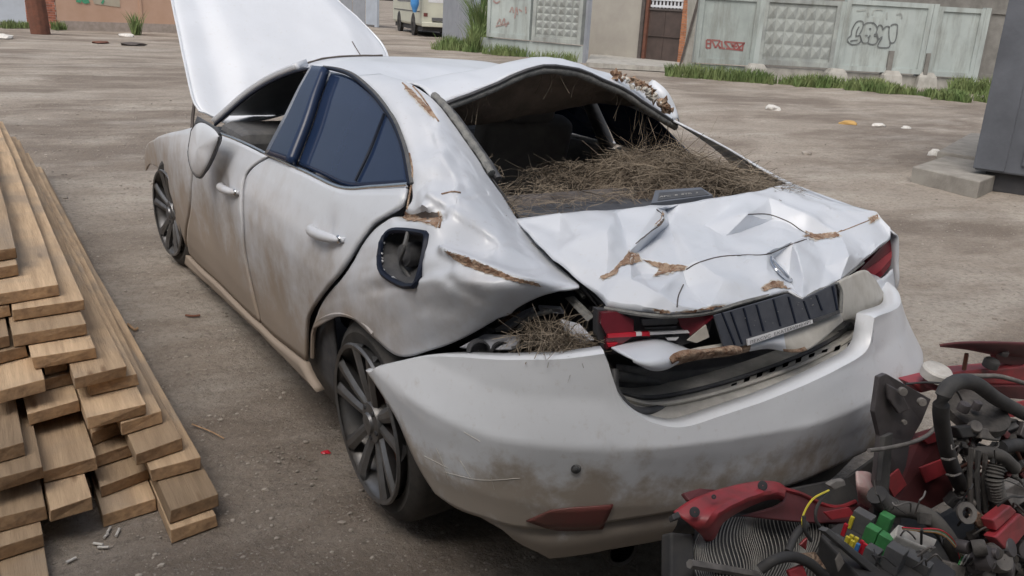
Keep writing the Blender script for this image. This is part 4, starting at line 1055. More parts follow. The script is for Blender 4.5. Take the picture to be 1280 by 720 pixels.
# trunk: lining, floor, sill with scuff plate, rubber seal
tb = [Vector(p) for p in ((-.62, -2.2, .45), (.62, -2.2, .45), (.62, -1.62, .45), (-.62, -1.62, .45))]
obj('trunk_floor', tb, [(0, 1, 2, 3)], TRUNKD, car, thick=.02)
G = [[Vector((x, -1.63-.02*math.sin(k), z)) for k, x in enumerate((-.66, -.4, 0, .4, .66))] for z in (.45, .7, .90)]; gridobj('trunk_front_wall', G, TRUNKD, car, .02)
for sx in (-1, 1):
    G = [[Vector((sx*.64, y, z)) for y in (-1.6, -1.8, -1.95, -2.06)] for z in (.45, .58, .70)]; gridobj('trunk_side_lining', G, TRUNKD, car, .02)
def band(name, lo, hi, m, parent, th=.01, n=30, mid=None):
    return gridobj(name, [cr(lo, n), cr(hi, n)], m, parent, th)
SILLM = mat('sill_grey', (.50, .49, .46), (.34, .33, .31), rough=.7, scale=18)
SILL_O = [at(792, 516, y=-2.245), at(830, 524, y=-2.27), at(880, 517, y=-2.29), at(950, 497, y=-2.30), at(1020, 470, y=-2.29), at(1070, 443, y=-2.26), at(1088, 425, y=-2.2)]
SILL_I = [p+Vector((.02, .15, .02)) for p in SILL_O]
SILL_W = [p+Vector((0, .03, -.16)) for p in SILL_I]
G = [cr(SILL_O, 50), cr([p+Vector((.0, .035, .012)) for p in SILL_O], 50), cr(SILL_I, 50), cr(SILL_W, 50)]
sill = gridobj('trunk_sill', G, SILLM, car, .01, ang=40)
gA = cr([p+Vector((.0, .045, .020)) for p in SILL_O], 60)
tube('sill_ridge', gA, .0065, CREAM, sill, 6); tube('sill_ridge', [p+Vector((.006, .035, .002)) for p in gA], .006, GREYPL, sill, 6)
tube('trunk_seal', [at(768, 462, y=-2.20), at(772, 492, y=-2.23), at(800, 514, y=-2.25), at(860, 500, y=-2.2), at(900, 487, y=-2.2), at(950, 486, y=-2.235), at(1000, 491, y=-2.29), at(1040, 476, y=-2.30), at(1075, 448, y=-2.28), at(1092, 425, y=-2.22), at(1096, 405, y=-2.15)], .010, PLAST, car, 8, 70)
tube('trunk_seal_inner', [at(770, 470, y=-2.16), at(850, 478, y=-2.12), at(940, 468, y=-2.12), at(1010, 448, y=-2.13), at(1060, 420, y=-2.12), at(1080, 405, y=-2.08)], .012, GREYPL, car, 8, 40)
G = [[at(u, v, y=-2.14) for u, v in ((770, 455), (850, 462), (940, 450), (1010, 428), (1075, 402))], [at(u, v, y=-2.10)+Vector((0, 0, -.07)) for u, v in ((770, 462), (850, 482), (940, 470), (1010, 446), (1075, 418))]]
gridobj('latch_panel', surf(G, 24, 4), TRUNKD, car, .01)
# body shell under and inside
obj('underbody', boxv((0, .15, .20), (1.40, 3.6, .06)), BOXF, DARKG, car)
obj('cabin_floor', boxv((0, -.25, .30), (1.5, 2.6, .05)), BOXF, TRUNKD, car)

# crumpled trunk lid
def T_(u, v, **k): return (u, v, at(u, v, **k))
TP = [T_(645, 274, z=.985), T_(700, 267, z=1.0), T_(770, 262, z=1.006), T_(850, 255, z=1.01), T_(930, 242, z=1.01), T_(985, 230, z=1.0),       # 0-5 front edge
      T_(1040, 250, z=.972), T_(1095, 266, z=.948), T_(1113, 285, z=.915), T_(1113, 299, z=.885),                                                # 6-9 right
      T_(1080, 327, y=-2.07), T_(1050, 350, y=-2.17), T_(1024, 363, y=-2.21), T_(1003, 373, y=-2.25), T_(985, 364, y=-2.22), T_(930, 377, y=-2.25), T_(885, 390, y=-2.25), T_(835, 394, y=-2.24), T_(800, 391, y=-2.21), T_(757, 384, y=-2.14),   # 10-19 lower edge
      T_(744, 368, z=.90), T_(690, 324, z=.945),                                                                                                # 20-21 left edge
      T_(758, 345, z=.937), T_(785, 317, z=.962), T_(812, 323, z=.950), T_(850, 338, z=.925), T_(870, 328, z=.95), T_(900, 320, z=.956), T_(958, 317, z=.946), T_(990, 303, z=.952), T_(1015, 296, z=.928), T_(1050, 290, z=.933), T_(1095, 272, z=.935),   # 22-32 rear crease
      T_(722, 300, z=.985), T_(760, 290, z=1.012), T_(828, 275, z=1.018), T_(820, 262, z=1.012), T_(880, 282, z=.958), T_(935, 268, z=.998), T_(965, 274, z=.952), T_(1010, 292, z=.928), T_(1010, 268, z=.978), T_(960, 250, z=1.0), T_(1050, 268, z=.955),   # 33-43
      T_(788, 352, y=-2.13), T_(820, 370, y=-2.20), T_(858, 362, y=-2.11), T_(846, 384, y=-2.235), T_(905, 350, y=-2.185), T_(960, 340, y=-2.17), T_(985, 345, y=-2.09), T_(968, 322, y=-2.03), T_(1006, 345, y=-2.18), T_(1030, 335, y=-2.10), T_(1075, 312, y=-2.0), T_(1060, 322, y=-2.12), T_(700, 290, z=.97), T_(800, 345, y=-2.03), T_(836, 281, z=.972), T_(832, 263, z=.988), T_(905, 298, z=.943), T_(797, 318, z=.938)]   # 44-57
OUTL = [(i, i+1) for i in range(21)]+[(21, 0)]
CREASE = [(20, 22), (22, 23), (23, 24), (24, 25), (25, 26), (26, 27), (27, 28), (28, 29), (29, 30), (30, 31), (31, 32), (23, 35), (35, 36), (38, 39), (39, 40), (40, 31), (28, 51), (51, 50), (50, 13), (25, 46), (46, 47), (22, 44), (44, 57), (57, 25), (53, 55), (55, 54), (52, 50), (58, 59), (35, 58), (58, 61), (60, 27), (60, 37), (40, 30), (39, 60)]
lidrust = [([(750, 347), (762, 342), (778, 326), (786, 314), (798, 320), (802, 327), (792, 330), (776, 333), (770, 343), (755, 350)], 1), ([(803, 325), (824, 329), (858, 333), (856, 338), (838, 341), (818, 346), (824, 336)], 1), ([(828, 262), (830, 274), (824, 282), (819, 281), (826, 274)], 1),
           ([(818, 386), (836, 389), (842, 399), (815, 397)], 1), ([(845, 390), (880, 386), (905, 381), (905, 388), (885, 395), (845, 398)], 1), ([(952, 360), (965, 352), (985, 352), (1003, 360), (990, 362), (970, 359), (955, 365)], 1), ([(1008, 288), (1018, 293), (1045, 290), (1050, 296), (1020, 300), (1006, 296)], 1), ([(1086, 272), (1096, 268), (1098, 274), (1088, 280)], 1)]
lid = sheet('trunk_lid', TP, (list(range(22)), CREASE, CREASE), [LID, RUST], car, cuts=8, thick=.006, jit=.0016, mats=None, smooth_it=2, ang=24, crumple=.024)
lhit = bvh_of(lid)
for k, (T, _) in enumerate(lidrust): torn(lhit, T, lid, 20+k)
for px in ([(700, 266.5), (735, 263), (765, 262), (778, 259)], [(821, 262), (829, 270), (826, 280), (812, 290), (795, 305)], [(935, 268), (960, 268), (985, 277), (1000, 287), (1014, 296)], [(854, 356), (848, 370), (846, 384)], [(1015, 297), (1040, 294), (1052, 288)], [(858, 337), (872, 329), (900, 321), (930, 319), (958, 318), (985, 307), (1008, 299)], [(1050, 290), (1075, 280), (1093, 273)]):
    decal_line('crack_crease', lhit, px, .0017, RUST if px[0][0] > 1000 else DKFRAME, lid)  # lines on the rear edge also darken the fold, in place of its shading
def chrome_badge():
    P = [lhit(u, v, .004) for u, v in ((962, 322), (968, 330), (978, 341), (987, 350), (989, 353), (980, 349), (970, 340), (963, 330))]; P = [p for p in P if p]
    if len(P) > 4: tube('badge_ring', P+[P[0]], .004, CHROME, lid, 6, 40)
chrome_badge()
# folded lower edge of the lid over the plate
LE = [t[2] for t in TP[10:20]]
tube('lid_hem', [p+Vector((0, .004, -.004)) for p in LE], .006, SEAL, lid, 6, 60)

# number plate holder
def on_plane(O, A, B):
    n = (A-O).cross(B-O).normalized()
    def f(u, v, out=0):
        d = ray(u, v); p = CAM+d*((O-CAM).dot(n)/d.dot(n)); nn = n if n.dot(CAM-O) > 0 else -n; return p+nn*out
    f.n = n if n.dot(CAM-O) > 0 else -n
    return f
ph = empty('plate_holder'); ph.parent = car
PP = on_plane(at(896, 396, y=-2.275), at(1046, 358, y=-2.235), at(906, 433, y=-2.30))
def plate(name, px, th, m, par, out=0, bevel=0): return prism(name, [PP(u, v, out) for u, v in px], -PP.n*th, m, par, bevel)
PLATEM = mat('plate_plastic', (.045, .05, .065), (.07, .075, .09), rough=.6, scale=25)
base = plate('holder_base', [(893, 394), (985, 367), (1003, 374), (1045, 354), (1049, 391), (928, 433), (905, 434)], .006, PLATEM, ph, 0, .002)
for k, (u0, v0, u1, v1) in enumerate(((902, 391, 918, 431), (913, 390, 927, 430), (929, 385, 938, 420), (945, 381, 954, 414), (966, 374, 975, 408), (985, 371, 994, 404), (1004, 376, 1012, 399), (1020, 369, 1027, 388), (1040, 358, 1046, 388))):
    plate('holder_rib', [(u0-.8, v0), (u0+.9, v0), (u1+.9, v1), (u1-.8, v1)], .003, GLOSSB, base, .003)
band_ = plate('dealer_band', [(932, 424), (1013, 399.5), (1014, 404), (933, 432)], .004, CLEAR, base, .006)
plate('dealer_band_dark', [(1014.5, 399), (1047, 388), (1048, 392), (1015, 403.5)], .004, PLAST, base, .006)
def text(body, m, o, dx, up, size, par, name):
    cu = bpy.data.curves.new(name, 'FONT'); cu.body = body; cu.size = 1; cu.extrude = .0; cu.resolution_u = 2; cu.align_y = 'BOTTOM_BASELINE' if False else 'TOP_BASELINE' if False else cu.align_y
    t = bpy.data.objects.new(name, cu); COL.objects.link(t); dg = bpy.context.evaluated_depsgraph_get(); me = bpy.data.meshes.new_from_object(t.evaluated_get(dg)); bpy.data.objects.remove(t)
    if not len(me.vertices): return
    wd = max(v.co.x for v in me.vertices); L = dx.length; dxn = dx/L
    for v in me.vertices: v.co = o+dxn*(v.co.x/wd*L)+up*(v.co.y*size)
    me.materials.clear(); me.materials.append(m)
    ob = bpy.data.objects.new(name, me); COL.objects.link(ob); ob.parent = par; ob.matrix_parent_inverse = pinv(par); ob['kind'] = 'stuff'
    return ob
a_ = PP(934, 430.5, .008); b_ = PP(1012, 403.5, .008); upv = (PP(933, 424, .008)-PP(934, 431, .008)).normalized()
text('ЛЕКСУС  ЕКАТЕРИНБУРГ', PLAST, a_, b_-a_, upv, .011, band_, 'band_lettering')
a_ = PP(1017, 402.5, .009); b_ = PP(1046, 391.5, .009); text('WWW.LEXUS.RU', GREYPL, a_, b_-a_, upv, .008, base, 'band_lettering')
rs = random.Random(2)
for k in range(12):
    u = rs.choice((rs.gauss(938, 7), rs.gauss(995, 18), rs.uniform(910, 1040))); v = 433-(u-900)*.28-rs.uniform(8, 30)
    if u < 1040: plate('mud_fleck', [(u-.6, v), (u+rs.uniform(.2, .9), v-.5), (u+.8, v+rs.uniform(.3, .8)), (u, v+.9)], .001, SEAL, base, .0065)
tube('holder_edge', [PP(1045, 354, .004), PP(1050, 366, .004), PP(1049, 391, .004)], .005, SEAL, base, 6, 10)
# lower skin of the lid, torn and curled under the plate
G = [Yp([(1046, 352, -2.20), (1060, 345, -2.16), (1080, 338, -2.10), (1094, 352, -2.06)]),
     Yp([(1050, 372, -2.215), (1068, 368, -2.17), (1092, 370, -2.12), (1108, 378, -2.06)]),
     Yp([(1049, 394, -2.23), (1068, 392, -2.19), (1090, 394, -2.14), (1108, 398, -2.08)]),
     Yp([(1052, 401, -2.225), (1066, 399, -2.19), (1085, 408, -2.15), (1104, 405, -2.09)])]
gridobj('lid_inner_panel', surf(G, 18, 18), CREAM, car, .005)
wp_ = [(845, 513, -2.255), (905, 502, -2.265), (960, 484, -2.27), (1025, 455, -2.265), (1078, 428, -2.24), (1080, 416, -2.20), (1010, 441, -2.20), (930, 471, -2.20), (852, 496, -2.20)]
scuff = prism('scuff_plate', Yp(wp_), (0, 0, -.006), SILLM, sill)
for k in range(13):
    t = k/12; u, v = lerp(868, 1062, t), lerp(505, 432, t)-6*math.sin(t*3)
    prism('scuff_slot', [at(u+a_, v+b_, y=-2.236)+Vector((0, -.002, .004)) for a_, b_ in ((-4, 3), (3, .5), (4, -3.5), (-3, -1))], (0, 0, -.004), PLAST, sill)
G = [Yp([(838, 447, -2.255), (870, 437, -2.26), (905, 431, -2.265), (960, 420, -2.265), (1010, 402, -2.25), (1048, 389, -2.235)]),
     Yp([(836, 452, -2.28), (870, 443, -2.285), (905, 438, -2.29), (960, 428, -2.285), (1000, 425, -2.28), (1050, 394, -2.25)]),
     Yp([(834, 457, -2.27), (870, 448, -2.275), (910, 443, -2.28), (958, 434, -2.27), (1005, 439, -2.295), (1052, 401, -2.245)])]
SG = surf(G, 60, 12)
gridobj('lid_lower_lip', SG, [CREAM, RUST, LID], car, .005, mi=lambda i, j: 1 if (j < 24 and i > 3) or (i > 9 and j > 34 and j < 42) else (2 if 24 <= j < 36 else 0))
tube('rust_curl', Yp([(838, 452, -2.30), (846, 446, -2.30), (870, 441, -2.305), (900, 438, -2.305), (924, 438, -2.30)]), lambda t: .008+.004*math.sin(t*9), RUST, car, 8, 24)
G = [Yp([(764, 436, -2.20), (790, 429, -2.18), (820, 419, -2.16), (842, 424, -2.16)]), Yp([(776, 443, -2.25), (798, 438, -2.25), (828, 432, -2.24), (856, 436, -2.22)]), Yp([(788, 449, -2.285), (806, 454, -2.30), (830, 450, -2.30), (862, 440, -2.26)]), Yp([(800, 455, -2.285), (816, 462, -2.30), (832, 461, -2.30), (846, 453, -2.28)])]
gridobj('bent_flap', surf(G, 20, 20), LID, car, .004)
# left tail lamp: broken lens, bars, dark housing
tl = empty('tail_lamp'); tl.parent = car
TLp = on_plane(at(760, 400, y=-2.16), at(890, 400, y=-2.245), at(760, 440, y=-2.17))
def lamp(name, px, th, m, out=0, par=tl): return prism(name, [TLp(u, v, out) for u, v in px], -TLp.n*th, m, par)
hs_ = lamp('housing', [(748, 388), (800, 392), (895, 394), (888, 420), (860, 432), (800, 440), (758, 446), (748, 420)], .03, DARKG, -.012)
lamp('lens', [(751, 391), (770, 389), (791, 399), (791, 416), (757, 417), (750, 404)], .02, REDL, .006); lamp('lens', [(846, 396), (895, 393), (878, 408), (862, 419), (850, 408)], .02, REDL, .004)
lamp('light_bar', [(758, 416.5), (793, 414), (793, 419), (758, 421)], .012, REDB, .012); lamp('light_bar', [(793, 414.5), (800, 414), (800, 418), (793, 418.5)], .012, CLEAR, .012); lamp('light_bar', [(800, 414), (810, 413.5), (810, 418.5), (800, 418.5)], .012, REDB, .012); lamp('light_bar', [(810, 413.8), (858, 412), (860, 415), (810, 417.5)], .012, CLEAR, .01)
lamp('lens', [(757, 422), (790, 420), (772, 432), (757, 436)], .02, REDL, .006); lamp('light_bar', [(757, 428), (770, 427), (765, 431), (758, 432)], .008, REDB, .014)
lamp('inner_louvre', [(802, 399), (850, 398), (846, 405), (804, 407)], .01, GREYPL, .0); lamp('inner_louvre', [(806, 409), (846, 407), (844, 410), (806, 411)], .01, PLAST, .004); lamp('inner_louvre', [(832, 422), (848, 421), (844, 425), (834, 425)], .008, CLEAR, .004)
lamp('housing_chip', [(857, 424), (880, 405), (884, 420), (868, 427)], .006, CREAM, .012)
# right tail lamp
RL = on_plane(at(1080, 350, x=.74), at(1113, 300, x=.845), at(1113, 335, x=.845))
tr_ = prism('tail_lamp', [RL(u, v) for u, v in ((1074, 338), (1086, 326), (1113, 297), (1116, 310), (1114, 332), (1104, 345), (1082, 357))], -RL.n*.05, REDL, car, .004)
prism('lens_strip', [RL(u, v, .003) for u, v in ((1078, 340), (1100, 325), (1114, 314), (1114, 322), (1100, 338), (1084, 350))], -RL.n*.008, mat('lamp_strip', (.38, .06, .075), (.30, .05, .06), rough=.3), tr_)
prism('lamp_socket', [RL(u, v, -.02) for u, v in ((1072, 338), (1084, 328), (1084, 352), (1078, 356))], -RL.n*.03, DARKG, tr_)

# cavity behind the missing left lamp
G = [Yp([(700, 322, -1.84), (722, 330, -1.9), (748, 362, -2.05), (757, 384, -2.12)]), Yp([(690, 345, -1.90), (710, 360, -1.95), (735, 385, -2.06), (748, 400, -2.12)]), Yp([(640, 400, -1.88), (690, 400, -1.95), (730, 420, -2.06), (750, 440, -2.13)]), Yp([(560, 446, -1.80), (640, 456, -1.92), (700, 460, -2.0), (752, 462, -2.10)])]
for r in G:
    for p in r: p += Vector((.05, .10, -.05))
cav = gridobj('lamp_cavity', surf(G, 16, 16), DARKG, car, .005)
def quadp(name, L, m, th=.008, par=cav): 
    P = Yp(L); n = (P[1]-P[0]).cross(P[2]-P[0]).normalized(); n = n if n.dot(CAM-P[0]) > 0 else -n; return prism(name, P, -n*th, m, par, .002)
quadp('inner_wing', [(574, 434, -1.90), (606, 417, -1.92), (650, 419, -1.98), (648, 437, -2.0), (600, 438, -1.93)], BLUEGREY)
quadp('bracket', [(617, 412, -1.90), (652, 389, -1.93), (668, 382, -1.95), (664, 389, -1.96), (632, 412, -1.93)], BLUEGREY, .012)
quadp('bracket', [(672, 384, -1.96), (700, 386, -2.0), (705, 393, -2.0), (676, 391, -1.97)], BLUEGREY, .01)
quadp('bracket', [(705, 372, -1.98), (716, 370, -2.0), (742, 396, -2.07), (734, 402, -2.07)], SEAL, .012)
quadp('bracket', [(700, 398, -2.02), (724, 404, -2.05), (744, 424, -2.10), (728, 432, -2.09), (706, 412, -2.04)], BLUEGREY, .01)
quadp('torn_edge', [(622, 402, -1.86), (640, 391, -1.88), (650, 388, -1.90), (640, 400, -1.90), (628, 408, -1.88)], RUST, .006)
tube('wire_loom', Yp([(640, 436, -2.0), (668, 430, -2.03), (700, 440, -2.06), (740, 444, -2.12)]), .007, PLAST, cav, 6, 20)
tube('strut', Yp([(648, 412, -1.96), (664, 396, -1.98), (690, 388, -2.0)]), .007, SEAL, cav, 6, 12)
for u, v in ((600, 440), (628, 441)):
    V, Fc = lathe([(.001, .02), (.02, .02), (.024, 0), (.028, 0), (.028, .03)], at(u, v, y=-1.97), (.3, 1, -.2), 18); obj('lamp_hole', V, Fc, PLAST, cav, smooth=True, ang=40)
# gutter along the left of the trunk
G = [[p+Vector((.02, .0, -.012)) for p in cr([QG[k][NQ] for k in range(55, NQ+1, 6)], 20)], [p+Vector((.07, .02, -.09)) for p in cr([t[2] for t in (TP[0], TP[21], TP[20], TP[19])], 20)], [p+Vector((.03, .0, -.03)) for p in cr([t[2] for t in (TP[0], TP[21], TP[20], TP[19])], 20)]]
gridobj('trunk_gutter', G, DARKG, car, .004)
tube('gutter_strut', Yp([(664, 305, -1.76), (690, 330, -1.84), (712, 352, -1.93), (730, 372, -2.0)]), .006, SEAL, car, 6, 14)

# rear window left frame with broken bond strip
LF = [QG[k][NQ] for k in range(20, 58, 4)]
tube('rear_window_frame', [p+Vector((.014, .0, .004)) for p in LF], lambda t: .0125+.0012*math.sin(t*57), SEAL, car, 8, 40)
tube('rear_window_frame_inner', [p+Vector((.045, .012, -.02)) for p in LF], .014, PLAST, car, 8, 40)
# raised hood
def hp(u, v):
    d = ray(u, v); n = Vector((0, 1, -1.15)).normalized(); O = Vector((0, 1.06, .925)); return CAM+d*((O-CAM).dot(n)/d.dot(n))
HBt = [hp(*p) for p in ((250, 139), (300, 156), (370, 142), (440, 118), (487, 92))]
HT = [hp(*p) for p in ((206, -60), (270, -66), (330, -64), (375, -55), (392, -36))]
HLf = [hp(*p) for p in ((250, 139), (242, 126), (235, 98), (226, 55), (215, 0), (206, -60))]
HRt = [hp(*p) for p in ((487, 92), (484, 68), (470, 46), (446, 23), (420, 0), (392, -36))]
G = coons(HBt, HT, HLf, HRt, 50, 40)
hn = Vector((0, -1, 1.15)).normalized()
for i, r in enumerate(G):
    for j, p in enumerate(r):
        s, q = j/50, i/40
        k = .016*crump(p, .3, 4)+.05*math.sin(math.pi*s)**.6*math.sin(math.pi*min(1, q*.8+.2))-.022*max(0, 1-abs(s-.13)/.1)+.02*max(0, 1-abs(s-.8)/.12)*(1-q*.5)+.006*fbm(p, 3)
        p += hn*k
hood = gridobj('hood', G, LID, car, .012, off=-1, ang=30, flip=False)
hit_h = bvh_of(hood)
tube('hood_hem', [r[0] for r in G], .007, LID, hood, 6); tube('hood_hem', [r[-1] for r in G], .007, LID, hood, 6); tube('hood_hem', G[0], .007, LID, hood, 6)
decal_line('crease_crack', hit_h, [(440, 52), (446, 62), (451, 70)], .003, DKFRAME, hood)
tube('hood_strut', [at(243, 128, x=-.74), at(241, 145, x=-.76), at(240, 161, x=-.78)], .009, DKFRAME, car, 6)
# wind-screen and cowl
WS = [RG[0], [p.lerp(Vector((p.x*1.12, 1.0, .93)), .5)+Vector((0, 0, .04)) for p in RG[0]], [Vector((p.x*1.2, 1.02, .93)) for p in RG[0]]]
WGL = mat('opaque_dark_screen', (.055, .06, .065), (.10, .105, .11), rough=.35, scale=5)  # screen made opaque and dark to keep the cabin dim
gridobj('windscreen', [cr(r[::6], 20) for r in WS], WGL, car, 0)
obj('cowl', boxv((0, 1.10, .80), (1.45, .22, .10)), BOXF, PLAST, car, bevel=.02)
obj('engine_bay', boxv((0, 1.62, .48), (1.35, .85, .46)), BOXF, DARKG, car, bevel=.05)
obj('dashboard', boxv((0, .80, .80), (1.42, .42, .22)), BOXF, GREYPL, car, bevel=.06)
V = []; 
tube('steering_wheel', [Vector((-.36+.18*math.cos(q), .50-.06*math.sin(q), .86+.17*math.sin(q))) for q in [k*math.pi/12 for k in range(25)]], .014, PLAST, car, 8)
tube('steering_column', [Vector((-.36, .50, .86)), Vector((-.36, .68, .80))], .03, PLAST, car, 8)
# left mirror, shell hanging
def pillow(name, outline, bulge, m, parent, n=6):
    c = sum(outline, Vector())/len(outline); ring = cr(outline+[outline[0]], 36); G = []
    for k in range(n+1):
        t = k/n; h = math.sqrt(max(0, 1-(1-t)**2)); G.append([c.lerp(p, math.cos(t*math.pi/2))+bulge*math.sin(t*math.pi/2) if k < n else c+bulge for p in ring])
    return gridobj(name, G, m, parent, 0)
MO = [at(u, v, x=x) for u, v, x in ((240, 163, -.98), (247, 154, -.97), (258, 154, -.95), (274, 168, -.94), (268, 190, -.95), (258, 212, -.97), (250, 222, -.98), (241, 214, -1.0), (236, 192, -1.0))]
mir = pillow('mirror_shell', MO, Vector((-.022, -.02, .004)), WHITE, car)
pillow('mirror_back', MO[::-1], Vector((.05, .03, 0)), PLAST, mir)
tube('mirror_edge', MO+[MO[0]], .006, PLAST, mir, 6, 40)
tube('mirror_arm', [at(262, 185, x=-.93), at(266, 182, x=-.88), at(270, 178, x=-.83)], .02, PLAST, mir, 8, 6)

# right hand side of the body
def mirrored(o, name):
    V = [Vector((-v.co.x, v.co.y, min(v.co.z, .955) if v.co.y > -.8 else min(v.co.z, .955-.35*(-.8-v.co.y)))) for v in o.data.vertices]; Fc = [tuple(p.vertices)[::-1] for p in o.data.polygons]
    return obj(name, V, Fc, WHITE, car, smooth=True, thick=.012)
mirrored(fend, 'front_fender'); mirrored(door_f, 'front_door'); mirrored(door_r, 'rear_door'); mirrored(rock, 'rocker_sill')
QR = [[Vector(p) for p in ((.655, -.84, 1.165), (.70, -1.18, 1.088), (.715, -1.52, 1.0), (.79, -1.80, .948), (.82, -1.92, .90))],
      [Vector(p) for p in ((.69, -.86, 1.155), (.735, -1.16, 1.075), (.765, -1.5, .99), (.835, -1.80, .935), (.845, -1.92, .88))],
      [Vector(p) for p in ((.78, -1.18, 1.0), (.80, -1.28, .97), (.845, -1.5, .90), (.87, -1.78, .84), (.855, -1.93, .80))],
      [Vector(p) for p in ((.86, -1.14, .78), (.88, -1.3, .75), (.89, -1.5, .73), (.885, -1.75, .72), (.86, -1.94, .70))],
      [Vector(p) for p in ((.875, -1.08, .52), (.89, -1.2, .66), (.895, -1.47, .72), (.89, -1.72, .66), (.87, -1.86, .52))]]
gridobj('rear_quarter_panel', surf(QR, 40, 40), WHITE, car, .006)
obj('right_glass', [Vector((.755, -1.1, 1.05)), Vector((.83, -1.0, .96)), Vector((.83, .2, .96)), Vector((.66, -.1, 1.2)), Vector((.66, -.7, 1.2))], [(0, 1, 2, 3, 4)], GLASST, car, thick=.004) if False else None
tube('right_roof_rail', [Vector((.60, .12, 1.22)), Vector((.65, -.32, 1.20)), Vector((.67, -.6, 1.19)), Vector((.665, -.86, 1.15))], .022, WHITE, car, 8, 20)
tube('right_windscreen_pillar', [Vector((.60, .14, 1.22)), Vector((.72, .6, 1.08)), Vector((.80, 1.0, .92))], .03, WHITE, car, 8, 10)
for nm, P in (('right_rear_glass', ((.80, -1.02, .955), (.835, -.36, .955), (.675, -.36, 1.19), (.675, -.74, 1.17))), ('right_front_dark_pane', ((.835, -.25, .955), (.835, .35, .955), (.70, .10, 1.17), (.665, -.25, 1.195)))):  # opaque panes; the front one added to keep the cabin dark
    obj(nm, [Vector(p) for p in P], [(0, 1, 2, 3)], GLASST, car, thick=.005)
tube('right_pillar', [Vector((.665, -.30, 1.2)), Vector((.83, -.30, .93))], .035, PLAST, car, 8)

# seats and shelf
def cushion(name, c, s, R, m, par, bevel=.05):
    o = obj(name, boxv(c, s, R), BOXF, m, par, bevel=bevel); o.modifiers['bevel'].segments = 4; o.data.polygons.foreach_set('use_smooth', [True]*6); return o
for x in (-.36, .36):
    s_ = empty('front_seat'); s_.parent = car
    cushion('seat_back', (x, -.22, .78), (.48, .14, .62), eul(14), SEATB, s_); cushion('headrest', (x, -.33, 1.13), (.24, .09, .15), eul(10), SEATB, s_); cushion('seat_base', (x, .10, .46), (.5, .5, .18), eul(-4), SEAT, s_)
cushion('rear_seat_back', (0, -1.22, .70), (1.36, .16, .52), eul(18), SEAT, car); cushion('rear_seat_base', (0, -.90, .45), (1.36, .5, .18), eul(-4), SEAT, car)
G = surf([[Vector((x, -1.66, .935+.02*math.sin(x*5))) for x in (-.62, -.3, 0, .3, .64)], [Vector((x, -1.45, .945)) for x in (-.60, -.3, 0, .3, .66)], [Vector((x, -1.24, .93)) for x in (-.58, -.3, 0, .3, .66)]], 24, 12)
SHELFM = mat('shelf_fabric', (.05, .055, .068), (.08, .084, .095), rough=.9, scale=14)
shelf = gridobj('parcel_shelf', G, SHELFM, car, .02)
AP = on_plane(at(815, 254, z=1.0), at(890, 245, z=1.0), at(822, 238, z=1.005))
fo = prism('spare_plate_frame', [AP(u, v) for u, v in ((814, 254), (819, 238), (876, 234), (891, 244))], Vector((0, .0, -.012)), mat('frame_plastic', (.13, .145, .175), (.10, .11, .13), rough=.6))
tag(fo, 'dark number plate frame with lettering lying on the shelf behind the trunk lid', 'plate frame')
prism('recess', [AP(u, v, .002) for u, v in ((822, 251), (824, 241.5), (878, 237.5), (886, 243.5))], -AP.n*.003, PLAST, fo)
a_ = AP(824, 248.5, .004); b_ = AP(872, 243, .004); text('APC  8  8ТБ  3', SILLM, a_, b_-a_, (AP(825, 240, .004)-AP(824, 249, .004)).normalized(), .030, fo, 'frame_lettering')

# dry grass and straw lodged in the wreck
def straw(name, blobs, label, seed, group='straw lodged in the wrecked car'):
    rn = random.Random(seed); V = []; Fc = []
    for c, rx, ry, rz, n, ln, flat in blobs:
        c = Vector(c)
        for k in range(int(n*1.7)):
            while True:
                q = Vector((rn.uniform(-1, 1), rn.uniform(-1, 1), rn.uniform(-1, 1)))
                if q.length < 1: break
            p = c+Vector((q.x*rx, q.y*ry, q.z*rz)); L = ln*rn.uniform(.3, 1.3); an = rn.gauss(.5, 1.1)
            d = Vector((math.cos(an), math.sin(an)*.8, rn.gauss(0, flat))).normalized(); sd_ = d.cross(Vector((rn.uniform(-1, 1), rn.uniform(-1, 1), 1))).normalized()*rn.uniform(.0005, .0014)
            bend = Vector((rn.uniform(-.5, .5), rn.uniform(-.5, .5), rn.uniform(-.6, .2)))*L
            b = len(V)
            for t in (0, .33, .67, 1):
                m_ = p+d*L*(t-.5)+bend*(t-.5)**2*2; V += [m_+sd_*(1-.5*t), m_-sd_*(1-.5*t)]
            for t in range(3): Fc.append((b+t*2, b+t*2+1, b+t*2+3, b+t*2+2))
    tag(obj(name, V, Fc, STRAW), label, 'straw', group, 'stuff')
HC = at(845, 188, y=-1.18)
straw('straw_heap', [((.46, -1.18, 1.01), .27, .25, .05, 1100, .24, .3), ((.16, -1.02, .97), .26, .14, .035, 330, .16, .3), ((.42, -1.34, .985), .30, .16, .03, 380, .16, .35), ((-.30, -1.45, .965), .22, .14, .012, 40, .14, .15), ((.5, -1.1, 1.03), .18, .2, .05, 110, .34, .5), ((.0, -1.25, .965), .45, .2, .012, 190, .2, .1), ((.60, -1.42, .99), .13, .24, .045, 700, .20, .2), ((-.2, -1.3, .965), .3, .25, .01, 14, .3, .06)], 'dry straw and grass heaped behind the missing rear window', 21)
straw('straw_strands', [((-.49, -1.50, .99), .05, .10, .03, 190, .10, .7), ((-.44, -1.30, 1.05), .03, .18, .05, 70, .10, .6)], 'thin straw strands caught along the left rear window frame', 22)
straw('straw_tuft', [(at(690, 425, y=-2.08), .06, .05, .05, 170, .12, .7), (at(725, 432, y=-2.11), .05, .04, .03, 130, .13, .5), (at(660, 420, y=-2.02), .04, .04, .03, 50, .11, .7)], 'dry straw tuft stuck in the broken left tail lamp cavity', 23)
